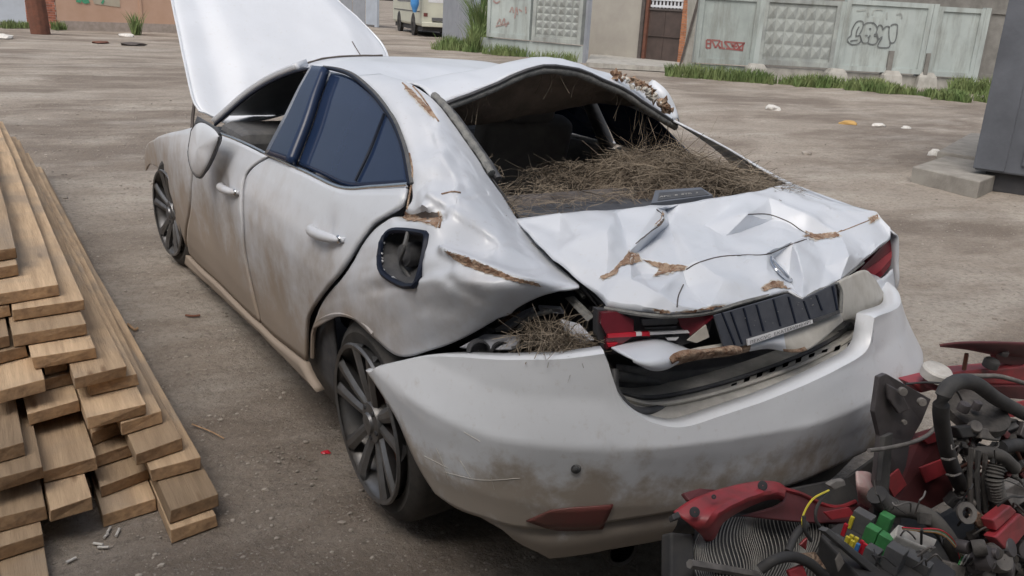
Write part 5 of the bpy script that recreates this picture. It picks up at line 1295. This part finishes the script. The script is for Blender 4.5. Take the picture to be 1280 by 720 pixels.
hr = random.Random(44); V = []; Fc = []
for k in range(22):
    p = REDGE[hr.randrange(6, 56)]+Vector((0, hr.uniform(0, .05), -.025)); L = hr.uniform(.02, .10); q = p+Vector((hr.uniform(-.04, .04), hr.uniform(-.02, .03), -L)); v_, f_ = tubev([p, p.lerp(q, .5)+Vector((hr.uniform(-.015, .015), 0, 0)), q], .0011, 4, 6); b = len(V); V += v_; Fc += [tuple(i+b for i in f) for f in f_]
o = obj('loose_threads', V, Fc, STRAW, roof); o['kind'] = 'stuff'
# rear body panel right of the trunk opening
G = [Yp([(1092, 352, -2.02), (1104, 346, -1.98), (1114, 336, -1.93)]), Yp([(1098, 376, -2.07), (1108, 370, -2.02), (1118, 364, -1.95)]), Yp([(1098, 402, -2.12), (1108, 396, -2.07), (1122, 392, -2.0)])]
gridobj('corner_panel', surf(G, 12, 12), LID, car, .006)
# heap core: matted dead leaves
N = 40; G = []
for i in range(N+1):
    row = []
    for j in range(N+1):
        x = lerp(.12, .70, j/N); y = lerp(-1.46, -.95, i/N); e_ = min(1, 3*min(j/N, 1-j/N, i/N, 1-i/N)+.0)
        h = .07*e_*(.45+.55*min(1, max(0, (x+.1)/.5)))
        row.append(Vector((x, y, .925+h*(.6+.8*abs(fbm((x, y, 0), 7, 4)))+.012*fbm((x, y, 5), 30, 2))))
    G.append(row)
tag(gridobj('leaf_litter', G, STRAWD, None, .0, smooth=False), 'matted brown dead grass under the straw heap in the rear window', 'dead grass', kind='stuff')

# ================================================================== STACK OF PINE BOARDS
WOOD = mat('pine_board', (.50, .365, .235), (.345, .245, .155), rough=.85, scale=2.6, stretch=(16, 1, 16), detail=5, bump=.35, bscale=14, rnd=.42)
WOODE = mat('pine_end_grain', (.46, .30, .17), (.28, .18, .105), rough=.9, scale=30, bump=.4, rnd=.3)
ORD = ['bottom', 'second', 'third', 'fourth', 'fifth', 'sixth', 'seventh', 'eighth', 'ninth', 'tenth', 'eleventh', 'twelfth', 'thirteenth', 'fourteenth']
RW = ['rightmost', 'second from the right', 'third from the right', 'fourth from the right', 'fifth from the right', 'sixth from the right']
TH, LY = .041, .045
# measured ends: layer -> list of (u, v of the top right end corner, width)
MEAS = {0: [(269, 644, .135), (60, 720, .16)], 1: [(273, 618, .15), (51, 667, .15)], 2: [(249, 571, .15), (113, 622, .11), (60, 631, .15)], 3: [(227, 547, .145), (120, 571, .15)], 4: [(204, 513, .135), (53, 582, .15)],
        5: [(182, 504, .175), (100, 500, .15), (31, 553, .15)], 6: [(173, 467, .15)], 7: [(158, 456, .155), (56, 473, .15)], 8: [(122, 433, .19)], 9: [(109, 404, .22)], 10: [(107, 374, .22)], 11: [(75, 355, .22)], 12: [(28, 330, .16)], 13: [(24, 309, .16)]}
rb = random.Random(9)
def board(xr, w_, ye, ztop, yf, lay, idx, tilt):
    L = yf-ye; n = 7; V = []; Fc = []
    jag = [rb.uniform(-.004, .004) for _ in range(8)]
    bow = rb.uniform(-.012, .012); cut = rb.uniform(.02, .055)
    for i in range(n+1):
        t = i/n; y = ye+L*t; bx = bow*math.sin(math.pi*t)-(y+1)*tilt
        for (x, z) in ((xr-w_, ztop-TH), (xr, ztop-TH), (xr, ztop), (xr-w_, ztop)):
            yy = y-(cut*(xr-x)/w_ if i == 0 else 0)
            V.append((x+bx+rb.uniform(-.004, .004), yy+(rb.uniform(-.006, .006) if i == 0 else 0), z+rb.uniform(-.002, .001)))
    for i in range(n):
        for k in range(4): Fc.append((i*4+k, i*4+(k+1) % 4, i*4+4+(k+1) % 4, i*4+4+k))
    Fc = [f[::-1] for f in Fc]
    Fc += [(0, 1, 2, 3), tuple(n*4+k for k in (3, 2, 1, 0))]
    mi = [0]*(n*4)+[1, 1]
    o = obj('pine_board', V, Fc, [WOOD, WOODE], bevel=.0025, mi=mi)
    tag(o, f'rough sawn pine board, {ORD[lay]} layer of the stack, {RW[idx]} in its layer', 'board', 'pine boards in the stack')
_n = WOOD.node_tree.nodes; _l = WOOD.node_tree.links; _b = _n['Principled BSDF']; _s = _b.inputs['Base Color'].links[0].from_socket     # grey weathering, knots
_tc = _n.new('ShaderNodeTexCoord'); _mp = _n.new('ShaderNodeMapping'); _mp.inputs['Scale'].default_value = (7, 1.6, 7); _l.new(_tc.outputs['Object'], _mp.inputs[0])
_v = _n.new('ShaderNodeTexVoronoi'); _v.inputs['Scale'].default_value = 1.5; _l.new(_mp.outputs[0], _v.inputs['Vector'])
_r = _n.new('ShaderNodeMapRange'); _r.inputs[1].default_value = .13; _r.inputs[2].default_value = .05; _r.inputs[4].default_value = .75; _l.new(_v.outputs['Distance'], _r.inputs[0])
_x = _n.new('ShaderNodeMixRGB'); _x.inputs[2].default_value = (.15, .085, .045, 1); _l.new(_r.outputs[0], _x.inputs[0]); _l.new(_s, _x.inputs[1])
_z = _n.new('ShaderNodeTexNoise'); _z.inputs['Scale'].default_value = 3.2; _z.inputs['Detail'].default_value = 8; _l.new(_tc.outputs['Object'], _z.inputs['Vector'])
_q = _n.new('ShaderNodeMapRange'); _q.inputs[1].default_value = .48; _q.inputs[2].default_value = .66; _q.inputs[4].default_value = .6; _l.new(_z.outputs['Fac'], _q.inputs[0])
_y = _n.new('ShaderNodeMixRGB'); _y.inputs[2].default_value = (.25, .21, .168, 1); _l.new(_q.outputs[0], _y.inputs[0]); _l.new(_x.outputs[0], _y.inputs[1]); _l.new(_y.outputs[0], _b.inputs['Base Color'])
for lay, L in MEAS.items():
    zt = LY*(lay+1); spans = []
    for u, v, w_ in L:
        p = at(u, v, z=zt); spans.append([p.x, w_, p.y])
    x = spans[0][0]; row = []
    k = 0
    while x > -2.12:
        nxt = spans[k] if k < len(spans) else None
        if nxt and x-nxt[0] < .075:
            xr = min(x, nxt[0]+.0); row.append((xr, nxt[1], nxt[2])); x = xr-nxt[1]-.008; k += 1
        else:
            w_ = .145
            if nxt: w_ = min(.15, x-nxt[0]-.008)
            prev = row[-1][2] if row else -.5
            row.append((x, w_, prev+rb.uniform(.10, .26) if lay < 8 else prev+rb.uniform(-.04, .1))); x -= w_+.008
    for idx, (xr, w_, ye) in enumerate(row[:6]): board(xr, w_, ye, zt, 4.25+rb.uniform(-.15, .15), lay, idx, rb.uniform(-.004, .004)+.012)

# ================================================================== RED CAR FRONT END (engine bay wreck) behind the bumper
RED = mat('red_car_paint', (.36, .04, .05), (.20, .04, .042), rough=.45, coat=.1, scale=16, contrast=(.4, .7))
REDD = mat('dirty_dark_red', (.13, .03, .033), (.085, .024, .026), rough=.6, scale=12)
PINK = mat('scraped_pink', (.55, .30, .30), (.58, .50, .46), rough=.6, scale=20)
STEEL = mat('dull_steel', (.115, .105, .108), (.075, .068, .07), rough=.5, metal=.3, scale=14)
DUSTY = mat('dusty_engine_grey', (.10, .092, .085), (.05, .047, .044), rough=.8, scale=25, bump=.4)
DUSTL = mat('pale_dusty_alloy', (.22, .205, .19), (.12, .112, .105), rough=.7, scale=20)
HOSE = mat('rubber_hose', (.035, .035, .038), (.065, .063, .06), rough=.7, scale=14)
HOSEG = mat('grey_corrugated', (.11, .104, .096), (.06, .057, .054), rough=.8, scale=14)
GREEN = mat('green_relay', (.06, .28, .09), (.05, .20, .07), rough=.6, scale=40)
YEL = mat('yellow_fuse', (.68, .58, .05), (.6, .5, .05), rough=.4)
BLU = mat('blue_fuse', (.05, .20, .5), (.04, .17, .42), rough=.4)
ORA = mat('orange_wire', (.6, .30, .06), (.55, .26, .05), rough=.5)
WHP = mat('white_plastic', (.62, .61, .58), (.48, .46, .43), rough=.6, scale=25)
FIN = mat('radiator_fin', (.40, .39, .36), (.28, .27, .25), rough=.6, metal=.3, scale=30)
wk = empty('red_car_front_end', (.5, -2.62, 0)); tag(wk, 'stripped red car front end with engine bay parts behind the white bumper', 'car part')
def wp(name, L, m, th=.012, bevel=.002, par=wk):
    P = Yp(L); n = (P[1]-P[0]).cross(P[2]-P[0]).normalized(); n = n if n.dot(CAM-P[0]) > 0 else -n
    c = sum(P, Vector())/len(P)
    q = (P[1]-P[0]).cross(P[-1]-P[0])
    return prism(name, P, -n*th, m, par, bevel)
def wt(name, L, r, m, seg=8, n=24, rib=None, par=wk): return tube(name, Yp(L), r, m, par, seg, n, rib)
def disc(name, u, v, y, r, h, ax, m, par=wk, hole=0):
    V, Fc = lathe([(r, 0), (r, h*.8), (r*.88, h), (r*.5, h*1.02), (.001, h*1.02)], at(u, v, y=y), ax, 24); return obj(name, V, Fc, m, par, smooth=True, ang=40)
# dark mass the parts sit on
obj('engine_block', boxv((.72, -2.56, .12), (1.0, .26, .22), eul(0, 0, 6)), BOXF, HOSE, wk, bevel=.03)
obj('subframe', boxv((.1, -2.57, .12), (.9, .22, .18), eul(0, 0, 12)), BOXF, HOSE, wk, bevel=.03)
# upright bracket
br = wp('upright_bracket', [(1099, 471, -2.47), (1108, 467, -2.47), (1164, 499, -2.49), (1152, 528, -2.49), (1138, 552, -2.50), (1130, 600, -2.53), (1126, 655, -2.55), (1090, 655, -2.55), (1095, 600, -2.53), (1100, 545, -2.50), (1093, 515, -2.49)], STEEL, .014)
wp('bracket_flange', [(1090, 655, -2.58), (1095, 600, -2.56), (1100, 545, -2.53), (1110, 540, -2.53), (1106, 600, -2.56), (1102, 655, -2.58)], HOSE, .012, par=br)
wp('pressed_rib', [(1110, 480, -2.49), (1128, 490, -2.50), (1138, 512, -2.51), (1124, 518, -2.51), (1112, 500, -2.50)], STEEL, .012, .004, par=br)
for u, v in ((1127, 489), (1151, 502), (1129, 527)): disc('bolt', u, v, -2.51, .011 if v < 520 else .006, .012, (-.5, -.8, .2), DUSTL, br)
wp('inner_wing', [(1126, 566, -2.50), (1150, 548, -2.50), (1182, 538, -2.50), (1194, 556, -2.50), (1192, 622, -2.54), (1150, 645, -2.56), (1112, 640, -2.56)], REDD, .03, .006)
wp('inner_wing_fold', [(1152, 547, -2.515), (1182, 537, -2.515), (1189, 545, -2.52), (1160, 556, -2.52)], RED, .012)
# upper rail and bonnet edge
wp('upper_rail', [(1140, 480, -2.42), (1165, 474, -2.42), (1200, 465, -2.42), (1285, 457, -2.42), (1285, 482, -2.42), (1200, 480, -2.42), (1152, 492, -2.42)], RED, .05, .006)
wp('rail_face', [(1196, 482, -2.43), (1285, 483, -2.43), (1285, 500, -2.43), (1215, 494, -2.43)], REDD, .04)
G = [Yp([(1174, 430, -2.45), (1200, 427, -2.45), (1240, 426.5, -2.45), (1290, 428, -2.45)]), Yp([(1175, 431, -2.43), (1205, 433, -2.43), (1245, 437, -2.43), (1290, 441, -2.43)]), Yp([(1178, 431, -2.40), (1210, 435, -2.40), (1246, 442, -2.40), (1290, 447, -2.40)])]
gridobj('bonnet_edge', surf(G, 20, 8), REDD, wk, .006)
wp('rail_tab', [(1244, 443, -2.41), (1288, 444, -2.41), (1288, 460, -2.41), (1248, 454, -2.41)], REDD, .02)
disc('white_cap', 1168, 471, -2.44, .040, .028, (0, -.25, 1), WHP); disc('filler_neck', 1168, 482, -2.44, .032, .05, (0, -.1, 1), REDD)
disc('black_cap', 1237, 458, -2.43, .022, .022, (0, -.2, 1), HOSE); disc('stud', 1205, 462, -2.42, .006, .05, (-.1, 0, 1), RUSTPIPE)
disc('hinge_nut', 1253, 443, -2.43, .015, .012, (0, -.2, 1), STEEL)
# hoses and pipes
wt('coolant_hose', [(1200, 606, -2.60), (1188, 578, -2.61), (1180, 545, -2.62), (1176, 512, -2.63), (1182, 488, -2.63), (1198, 477, -2.62), (1220, 480, -2.60), (1245, 498, -2.57), (1270, 512, -2.54), (1290, 522, -2.52)], .019, HOSE, 12, 50)
wt('hard_pipe', [(1200, 470, -2.46), (1225, 470, -2.46), (1252, 471, -2.46), (1290, 482, -2.46)], .007, DUSTL, 8)
wt('cable', [(1086, 563, -2.58), (1110, 560, -2.57), (1140, 553, -2.55), (1162, 542, -2.53), (1174, 525, -2.52), (1184, 500, -2.5)], .0055, DUSTL, 8)
wt('thin_cable', [(1132, 480, -2.5), (1160, 478, -2.5), (1185, 481, -2.5), (1198, 492, -2.5), (1206, 512, -2.5)], .003, HOSE, 6)
wt('breather_pipe', [(1178, 503, -2.52), (1186, 492, -2.52), (1194, 483, -2.52)], .005, WHP, 6)
for u, v in ((1192, 590), (1186, 570)):
    wt('hose_clamp', [(u-9, v+3, -2.625), (u, v+5, -2.645), (u+9, v+2, -2.625)], .003, DUSTL, 6, 8)
# strut top
disc('strut_top', 1218, 520, -2.50, .085, .03, (-.1, -.3, 1), DUSTY); disc('strut_nut', 1203, 513, -2.52, .016, .022, (0, -.2, 1), STEEL); disc('strut_nut', 1219, 511, -2.52, .012, .022, (0, -.2, 1), STEEL)
wp('battery_tray', [(1196, 534, -2.56), (1225, 531, -2.56), (1230, 545, -2.57), (1204, 548, -2.57)], HOSE, .03, .004); wp('tray_lip', [(1227, 534, -2.57), (1255, 540, -2.57), (1250, 552, -2.58), (1226, 548, -2.58)], DUSTL, .02, .004)
wt('intake_duct', [(1205, 575, -2.58), (1225, 566, -2.6), (1250, 570, -2.62), (1268, 585, -2.62)], .018, HOSEG, 12, 40, .88)
wt('corrugated_hose', [(1246, 580, -2.66), (1243, 600, -2.67), (1247, 622, -2.68)], .022, HOSEG, 12, 24, .82)
wt('corrugated_hose', [(1252, 560, -2.60), (1270, 556, -2.6), (1290, 560, -2.58)], .018, HOSE, 12, 24, .82)
wp('side_cover', [(1252, 614, -2.68), (1275, 602, -2.67), (1290, 622, -2.66), (1268, 636, -2.69)], DUSTL, .03, .004)
for k in range(5): wt('vertical_rib', [(1214+k*9, 560+k*3, -2.62), (1212+k*9, 600+k*3, -2.64), (1214+k*9, 640, -2.66)], .007, HOSE if k % 2 else DUSTY, 6, 8)
# grey lower hose
wt('radiator_hose', [(1098, 622, -2.58), (1112, 634, -2.6), (1140, 638, -2.62), (1160, 646, -2.65), (1178, 664, -2.68), (1194, 690, -2.70), (1204, 712, -2.71)], .021, HOSEG, 12, 50)
wt('hose_bellows', [(1096, 618, -2.585), (1104, 628, -2.59), (1116, 635, -2.6)], .025, HOSE, 12, 14, .8)
wp('hose_tag', [(1150, 640, -2.66), (1166, 642, -2.67), (1164, 657, -2.68), (1150, 655, -2.67)], DUSTY, .01)
# rusty lug with its hole
lug = wp('rusty_lug', [(1214, 646, -2.69), (1226, 642, -2.69), (1246, 655, -2.68), (1240, 668, -2.69), (1226, 662, -2.70)], RUST, .010)
V, Fc = lathe([(.014, 0), (.024, 0), (.026, .004), (.026, .01), (.014, .01), (.014, 0)], at(1206, 641, y=-2.70), (-.3, -.8, .5), 24); obj('lug_eye', V, Fc, DUSTL, lug, smooth=True, ang=40)
# red covers lower right
for L in ([(1241, 650, -2.74), (1264, 632, -2.72), (1272, 640, -2.72), (1246, 664, -2.75)], [(1244, 672, -2.76), (1276, 642, -2.73), (1292, 655, -2.73), (1262, 692, -2.77)]):
    o = wp('red_cover', L, RED, .03, .004)
# fender apron: curved red pressing with its dark web
R1 = Yp([(842, 641, -2.50), (862, 627, -2.50), (890, 616, -2.50), (920, 608, -2.49), (952, 603, -2.48), (972, 605, -2.47), (982, 612, -2.47)])
R2 = Yp([(852, 648, -2.52), (872, 642, -2.53), (890, 632, -2.53), (918, 620, -2.52), (950, 612, -2.51), (970, 612, -2.50), (980, 617, -2.49)])
R3 = Yp([(872, 662, -2.54), (884, 656, -2.555), (896, 642, -2.555), (922, 628, -2.54), (952, 618, -2.525), (970, 617, -2.51), (979, 621, -2.50)])
R4 = Yp([(882, 674, -2.52), (891, 672, -2.53), (902, 652, -2.53), (926, 636, -2.52), (954, 624, -2.50), (970, 622, -2.49), (978, 625, -2.48)])
ap = gridobj('fender_apron', surf([R1, R2, R3, R4], 48, 18), RED, wk, .005, ang=35)
for u, v, y in ((868, 640, -2.54), (953, 607, -2.515), (892, 621, -2.535)): disc('apron_hole', u, v, y, .011 if v != 621 else .005, .003, (-.4, -.8, .5), DARKG, ap)
wp('apron_tip', [(840, 643, -2.53), (848, 639, -2.53), (852, 646, -2.54), (842, 650, -2.54)], HOSE, .02, par=ap)
wp('rusty_tab', [(854, 616, -2.46), (876, 610, -2.46), (900, 612, -2.47), (896, 618, -2.47), (862, 626, -2.48)], REDD, .014, .004, par=ap)
G = [Yp([(978, 613, -2.47), (1000, 620, -2.47), (1030, 633, -2.47), (1066, 630, -2.48), (1090, 628, -2.49)]), Yp([(972, 630, -2.50), (1000, 638, -2.50), (1030, 646, -2.50), (1060, 648, -2.51), (1090, 650, -2.52)]), Yp([(925, 645, -2.51), (985, 652, -2.52), (1030, 655, -2.52), (1060, 656, -2.53), (1090, 660, -2.54)])]
gridobj('apron_web', surf(G, 24, 12), REDD, wk, .006)
wt('apron_bead', [(978, 611, -2.475), (1000, 617, -2.475), (1030, 631, -2.475), (1050, 634, -2.48), (1070, 627, -2.49)], .006, RED, 6)
G = [Yp([(1069, 590, -2.50), (1086, 592, -2.49), (1094, 606, -2.49)]), Yp([(1070, 606, -2.53), (1086, 612, -2.535), (1098, 622, -2.51)]), Yp([(1073, 626, -2.52), (1090, 636, -2.53), (1106, 648, -2.52)])]
gridobj('crumpled_end', surf(G, 12, 12), PINK, wk, .005, ang=20)
wp('dark_fill_sheet', [(985, 613, -2.42), (1060, 598, -2.40), (1098, 570, -2.40), (1104, 650, -2.47), (1000, 650, -2.47)], HOSE, .008)  # dark sheet added to cover bright ground showing under the bumper
# radiator core with bent fins
def rad(u, v): return at(u, v, y=-2.47-.10*(v-640)/75-.012*math.sin(u*.05))
G = [[rad(u, v) for u in range(868, 1040, 8)] for v in range(642, 740, 8)]
core = gridobj('radiator_core', G, HOSE, wk, 0)
V = []; Fc = []
for k in range(52):
    u0 = 872+k*3.1; P = []
    for i in range(16):
        v = 646+i*6; P.append(rad(u0+7*math.sin(v*.06+u0*.03)+4*math.sin(u0*.11)+(v-646)*-.10, v)+Vector((-.002, -.006, .003)))
    v_, f_ = tubev(P, .0014, 4); b = len(V); V += v_; Fc += [tuple(i+b for i in f) for f in f_]
fo_ = obj('fins', V, Fc, FIN, core); fo_['kind'] = 'stuff'
wt('tank_edge', [(862, 705, -2.58), (900, 711, -2.585), (946, 719, -2.59)], .010, DUSTL, 6)
wp('side_tank', [(838, 665, -2.50), (868, 668, -2.52), (870, 735, -2.58), (838, 735, -2.56)], HOSE, .05, .006)
# fuse box
FB = on_plane(at(1050, 660, z=.43), at(1150, 690, z=.41), at(1060, 715, z=.42))
fb = prism('fuse_box', [FB(u, v, -.02) for u, v in ((1028, 660), (1050, 645), (1108, 640), (1200, 705), (1180, 760), (1110, 745))], Vector((0, 0, -.10)), HOSE, wk, .006)
fx = (FB(1090, 672)-FB(1060, 655)).normalized(); fy = FB.n.cross(fx); FR = Matrix((fx, fy, FB.n)).transposed()
def relay(name, u, v, s, m): o = obj(name, boxv(FB(u, v)+FB.n*(s[2]*.5-.02), s, FR), BOXF, m, fb, bevel=.002); return o
for u, v in ((1105, 656), (1088, 672), (1104, 682)): relay('green_relay', u, v, (.030, .026, .05), GREEN)
for u, v, s in ((1077, 654, (.045, .03, .05)), (1090, 694, (.032, .03, .04)), (1116, 702, (.04, .034, .06)), (1130, 684, (.05, .03, .02)), (1148, 700, (.06, .03, .025)), (1050, 672, (.03, .02, .02))): relay('black_relay', u, v, s, GREYPL)
for u, v, m in ((1064, 652, YEL), (1063, 675, YEL), (1069, 678, YEL), (1064, 682, YEL), (1058, 677, YEL), (1056, 661, REDB), (1076, 682, REDB), (1080, 686, REDB), (1112, 650, REDB), (1071, 686, BLU), (1086, 660, BLU)): relay('blade_fuse', u, v, (.010, .007, .035), m)
wp('fuse_box_rail', [(1030, 664, -2.66), (1036, 660, -2.66), (1112, 722, -2.72), (1106, 730, -2.72)], GREYPL, .02, par=fb)
co = wp('white_connector', [(1123, 655, -2.68), (1132, 658, -2.68), (1172, 674, -2.69), (1165, 688, -2.70), (1148, 683, -2.70), (1120, 670, -2.69)], WHP, .03, .003)
for k, (m, d) in enumerate(((GREEN, 0), (WHP, 1.6), (ORA, 3.2), (REDB, -1.6))):
    wt('wire', [(1128, 660+d*.3, -2.70), (1150, 662+d*.5, -2.71), (1175, 664+d, -2.72), (1192, 678+d, -2.725), (1203+d, 702, -2.73)], .0022, m, 6)
wp('grey_connector', [(1190, 704, -2.74), (1208, 708, -2.74), (1204, 735, -2.75), (1186, 730, -2.75)], DUSTL, .03, .003)
for k in range(4): wt('wire', [(1198+k*2, 706, -2.74), (1204+k*4, 696-k*2, -2.73), (1216+k, 700+k*2, -2.73), (1214, 712+k*2, -2.735)], .002, (GREEN, WHP, DUSTL, WHP)[k], 6)
cn = wp('loose_connector', [(1036, 607, -2.56), (1045, 602, -2.56), (1056, 600, -2.56), (1058, 607, -2.565), (1043, 613, -2.565)], DUSTL, .014, .003)
wt('yellow_wire', [(1036, 613, -2.57), (1016, 624, -2.58), (1004, 644, -2.59), (1004, 660, -2.6), (1012, 672, -2.6)], .0025, YEL, 6); wt('black_wire', [(1036, 614, -2.57), (1022, 632, -2.58), (1020, 650, -2.59), (1030, 664, -2.6)], .004, HOSE, 6); wt('black_wire', [(1005, 645, -2.595), (1006, 662, -2.605), (1014, 676, -2.61)], .0045, HOSE, 6)
wt('loom', [(950, 712, -2.62), (968, 700, -2.63), (990, 696, -2.63), (1012, 704, -2.64), (1032, 722, -2.65)], .012, HOSE, 10); wt('loom', [(985, 690, -2.62), (995, 668, -2.6), (1008, 655, -2.59)], .009, HOSE, 10)
wp('rusty_plate', [(996, 692, -2.63), (1020, 690, -2.63), (1034, 712, -2.65), (1012, 708, -2.65)], RUST, .008); wp('red_chip', [(1000, 682, -2.61), (1010, 672, -2.61), (1008, 688, -2.61)], RED, .006); wp('red_chip', [(986, 714, -2.64), (1004, 706, -2.64), (1010, 722, -2.65), (990, 726, -2.65)], RED, .01)
wp('pale_bracket', [(1044, 700, -2.67), (1050, 690, -2.67), (1056, 704, -2.68), (1048, 716, -2.68)], DUSTL, .004)
# engine clutter
rc = random.Random(31)
for k in range(300):
    u, v = rc.uniform(1192, 1292), rc.uniform(535, 735)
    if u < 1215 and v > 640: u += 40
    y = -2.52-(v-540)*.0009-rc.uniform(-.03, .04); m = rc.choice((DUSTY, HOSE, STEEL, DUSTL, HOSEG, PLAST, RUSTPIPE, DUSTY, REDD))
    q = rc.random()
    if q < .4: obj('engine_lug', boxv(at(u, v, y=y), (rc.uniform(.012, .055), rc.uniform(.012, .04), rc.uniform(.012, .045)), eul(rc.uniform(0, 60), rc.uniform(0, 60), rc.uniform(0, 180))), BOXF, m, wk, bevel=.003)
    elif q < .7: disc('engine_boss', u, v, y, rc.uniform(.005, .018), rc.uniform(.01, .04), (rc.uniform(-1, .2), rc.uniform(-1, -.2), rc.uniform(-.3, 1)), m)
    else:
        a_ = rc.uniform(0, 6.28); r_ = rc.uniform(15, 40); wt('engine_pipe', [(u, v, y), (u+math.cos(a_)*r_*.5, v+math.sin(a_)*r_*.5-6, y-.02), (u+math.cos(a_)*r_, v+math.sin(a_)*r_, y)], rc.uniform(.002, .007), m, 8, 14)
for k in range(26):
    u = rc.uniform(1195, 1285); v = rc.uniform(680, 735); y = -2.72-rc.uniform(0, .04)
    disc('engine_boss', u, v, y, rc.uniform(.01, .03), .03, (rc.uniform(-1, 1), -1, rc.uniform(0, 1)), rc.choice((DUSTL, DUSTY, STEEL)))

for k in range(24):      # loose wiring
    u, v = rc.uniform(1100, 1285), rc.uniform(560, 725)
    if u < 1190 and v < 640: v += 70
    y = -2.62-(v-560)*.0008-rc.uniform(0, .06); a_ = rc.uniform(0, 6.28); r_ = rc.uniform(14, 40)
    wt('wire', [(u, v, y), (u+math.cos(a_)*r_*.4+rc.uniform(-8, 8), v+math.sin(a_)*r_*.3-8, y-.02), (u+math.cos(a_)*r_*.8, v+math.sin(a_)*r_*.6+rc.uniform(-6, 6), y-.015), (u+math.cos(a_)*r_, v+math.sin(a_)*r_, y)], rc.uniform(.0012, .003), rc.choice((HOSE, HOSE, DUSTL, HOSEG)), 6, 16)
for L in ([(1106, 600, -2.545), (1124, 586, -2.54), (1134, 606, -2.55), (1118, 622, -2.555)], [(1150, 585, -2.55), (1178, 574, -2.545), (1184, 592, -2.55), (1158, 604, -2.555)], [(1255, 505, -2.48), (1285, 500, -2.47), (1288, 520, -2.48), (1262, 522, -2.49)], [(1030, 640, -2.53), (1062, 634, -2.53), (1070, 645, -2.54), (1040, 650, -2.54)]):
    wp('red_shard', L, RED, .006)
# ================================================================== litter
SCR = mat('white_scrap', (.66, .65, .62), (.5, .48, .45), rough=.9, scale=30)
YSC = mat('yellow_scrap', (.52, .33, .12), (.45, .28, .10), rough=.9, scale=30)
def chunk(name, u, v, s, m, label, cat, group=None, seed=0, zf=.5):
    rn = random.Random(seed); c = at(u, v, z=0); bm = bmesh.new(); bmesh.ops.create_icosphere(bm, subdivisions=2, radius=1)
    for x in bm.verts:
        k = 1+.45*noise.noise(x.co*1.3+Vector((seed*3.1, 0, 0))); x.co = Vector((x.co.x*s*k*1.5, x.co.y*s*k, max(-.2*s, x.co.z*s*k*zf)))
        x.co = eul(0, 0, seed*47) @ x.co
    me = bpy.data.meshes.new(name); bm.to_mesh(me); bm.free(); me.materials.append(m); o = bpy.data.objects.new(name, me); COL.objects.link(o); o.location = (c.x, c.y, gz(c.x, c.y)+s*.12); tag(o, label, cat, group)
chunk('white_rubble', 966, 137, .14, SCR, 'largest white rubble lump left of the yellow scrap on the yard', 'rubble', 'rubble lumps on the yard', 1)
chunk('yellow_scrap', 1060, 157, .10, YSC, 'crumpled yellow scrap lying on the yard right of centre', 'scrap', None, 2)
chunk('white_rubble', 1098, 159, .08, SCR, 'small pale lump just right of the yellow scrap', 'rubble', 'rubble lumps on the yard', 3)
chunk('white_rubble', 1132, 162, .07, SCR, 'small pale lump second to the right of the yellow scrap', 'rubble', 'rubble lumps on the yard', 4)
chunk('white_rubble', 1008, 192, .06, PEB, 'grey stone lump below the yellow scrap, left of the slabs', 'rubble', 'rubble lumps on the yard', 5)
chunk('white_rubble', 1168, 194, .06, SCR, 'white scrap beside the edge of the concrete slab', 'rubble', 'rubble lumps on the yard', 6, 1.2)
chunk('white_rubble', 158, 45, .16, SCR, 'white lump at the foot of the plaster wall at upper left', 'rubble', 'rubble lumps on the yard', 7)
chunk('dark_rubble', 165, 56, .22, DKFRAME, 'dark flat lump on the yard before the plaster wall', 'rubble', None, 8, .25)
chunk('red_rubble', 126, 53, .2, RUSTPIPE, 'dark red flat lump left of the dark lump before the plaster wall', 'rubble', None, 9, .2)
chunk('white_rubble', 5, 48, .2, SCR, 'white lump near the left edge before the pale gate', 'rubble', 'rubble lumps on the yard', 10)
chunk('red_scrap', 407, 566, .012, REDB, 'tiny red plastic scrap on the ground by the rear wheel', 'scrap', None, 11)
sticks = [(134, 666, 138, 659), (130, 672, 135, 667), (145, 670, 149, 661), (117, 679, 129, 681), (122, 684, 136, 684), (83, 703, 95, 697)]
places = ['uppermost', 'second highest', 'rightmost', 'upper left', 'lower left', 'lowest and leftmost']
for k, (u0, v0, u1, v1) in enumerate(sticks):
    o = tube('white_stick', [at(u0, v0, z=.008), at(u1, v1, z=.008)], .0042, WHP, None, 8); tag(o, f'thin white paper stick on the ground by the boards, {places[k]} of six', 'stick', 'white sticks by the boards')
for k, (pts, lab) in enumerate((([(232, 394), (242, 395), (250, 394)], 'dark twig lying on the ground left of the front door'), ([(240, 530), (265, 540), (280, 548)], 'thin curved stalk on the ground beside the board ends'), ([(160, 405), (168, 412), (172, 410)], 'short wood chip beside the far boards'))):
    tag(tube('twig', [at(u, v, z=.01) for u, v in pts], .006 if k != 1 else .0025, RUSTPIPE if k == 0 else WOODE, None, 6, 8), lab, 'twig')
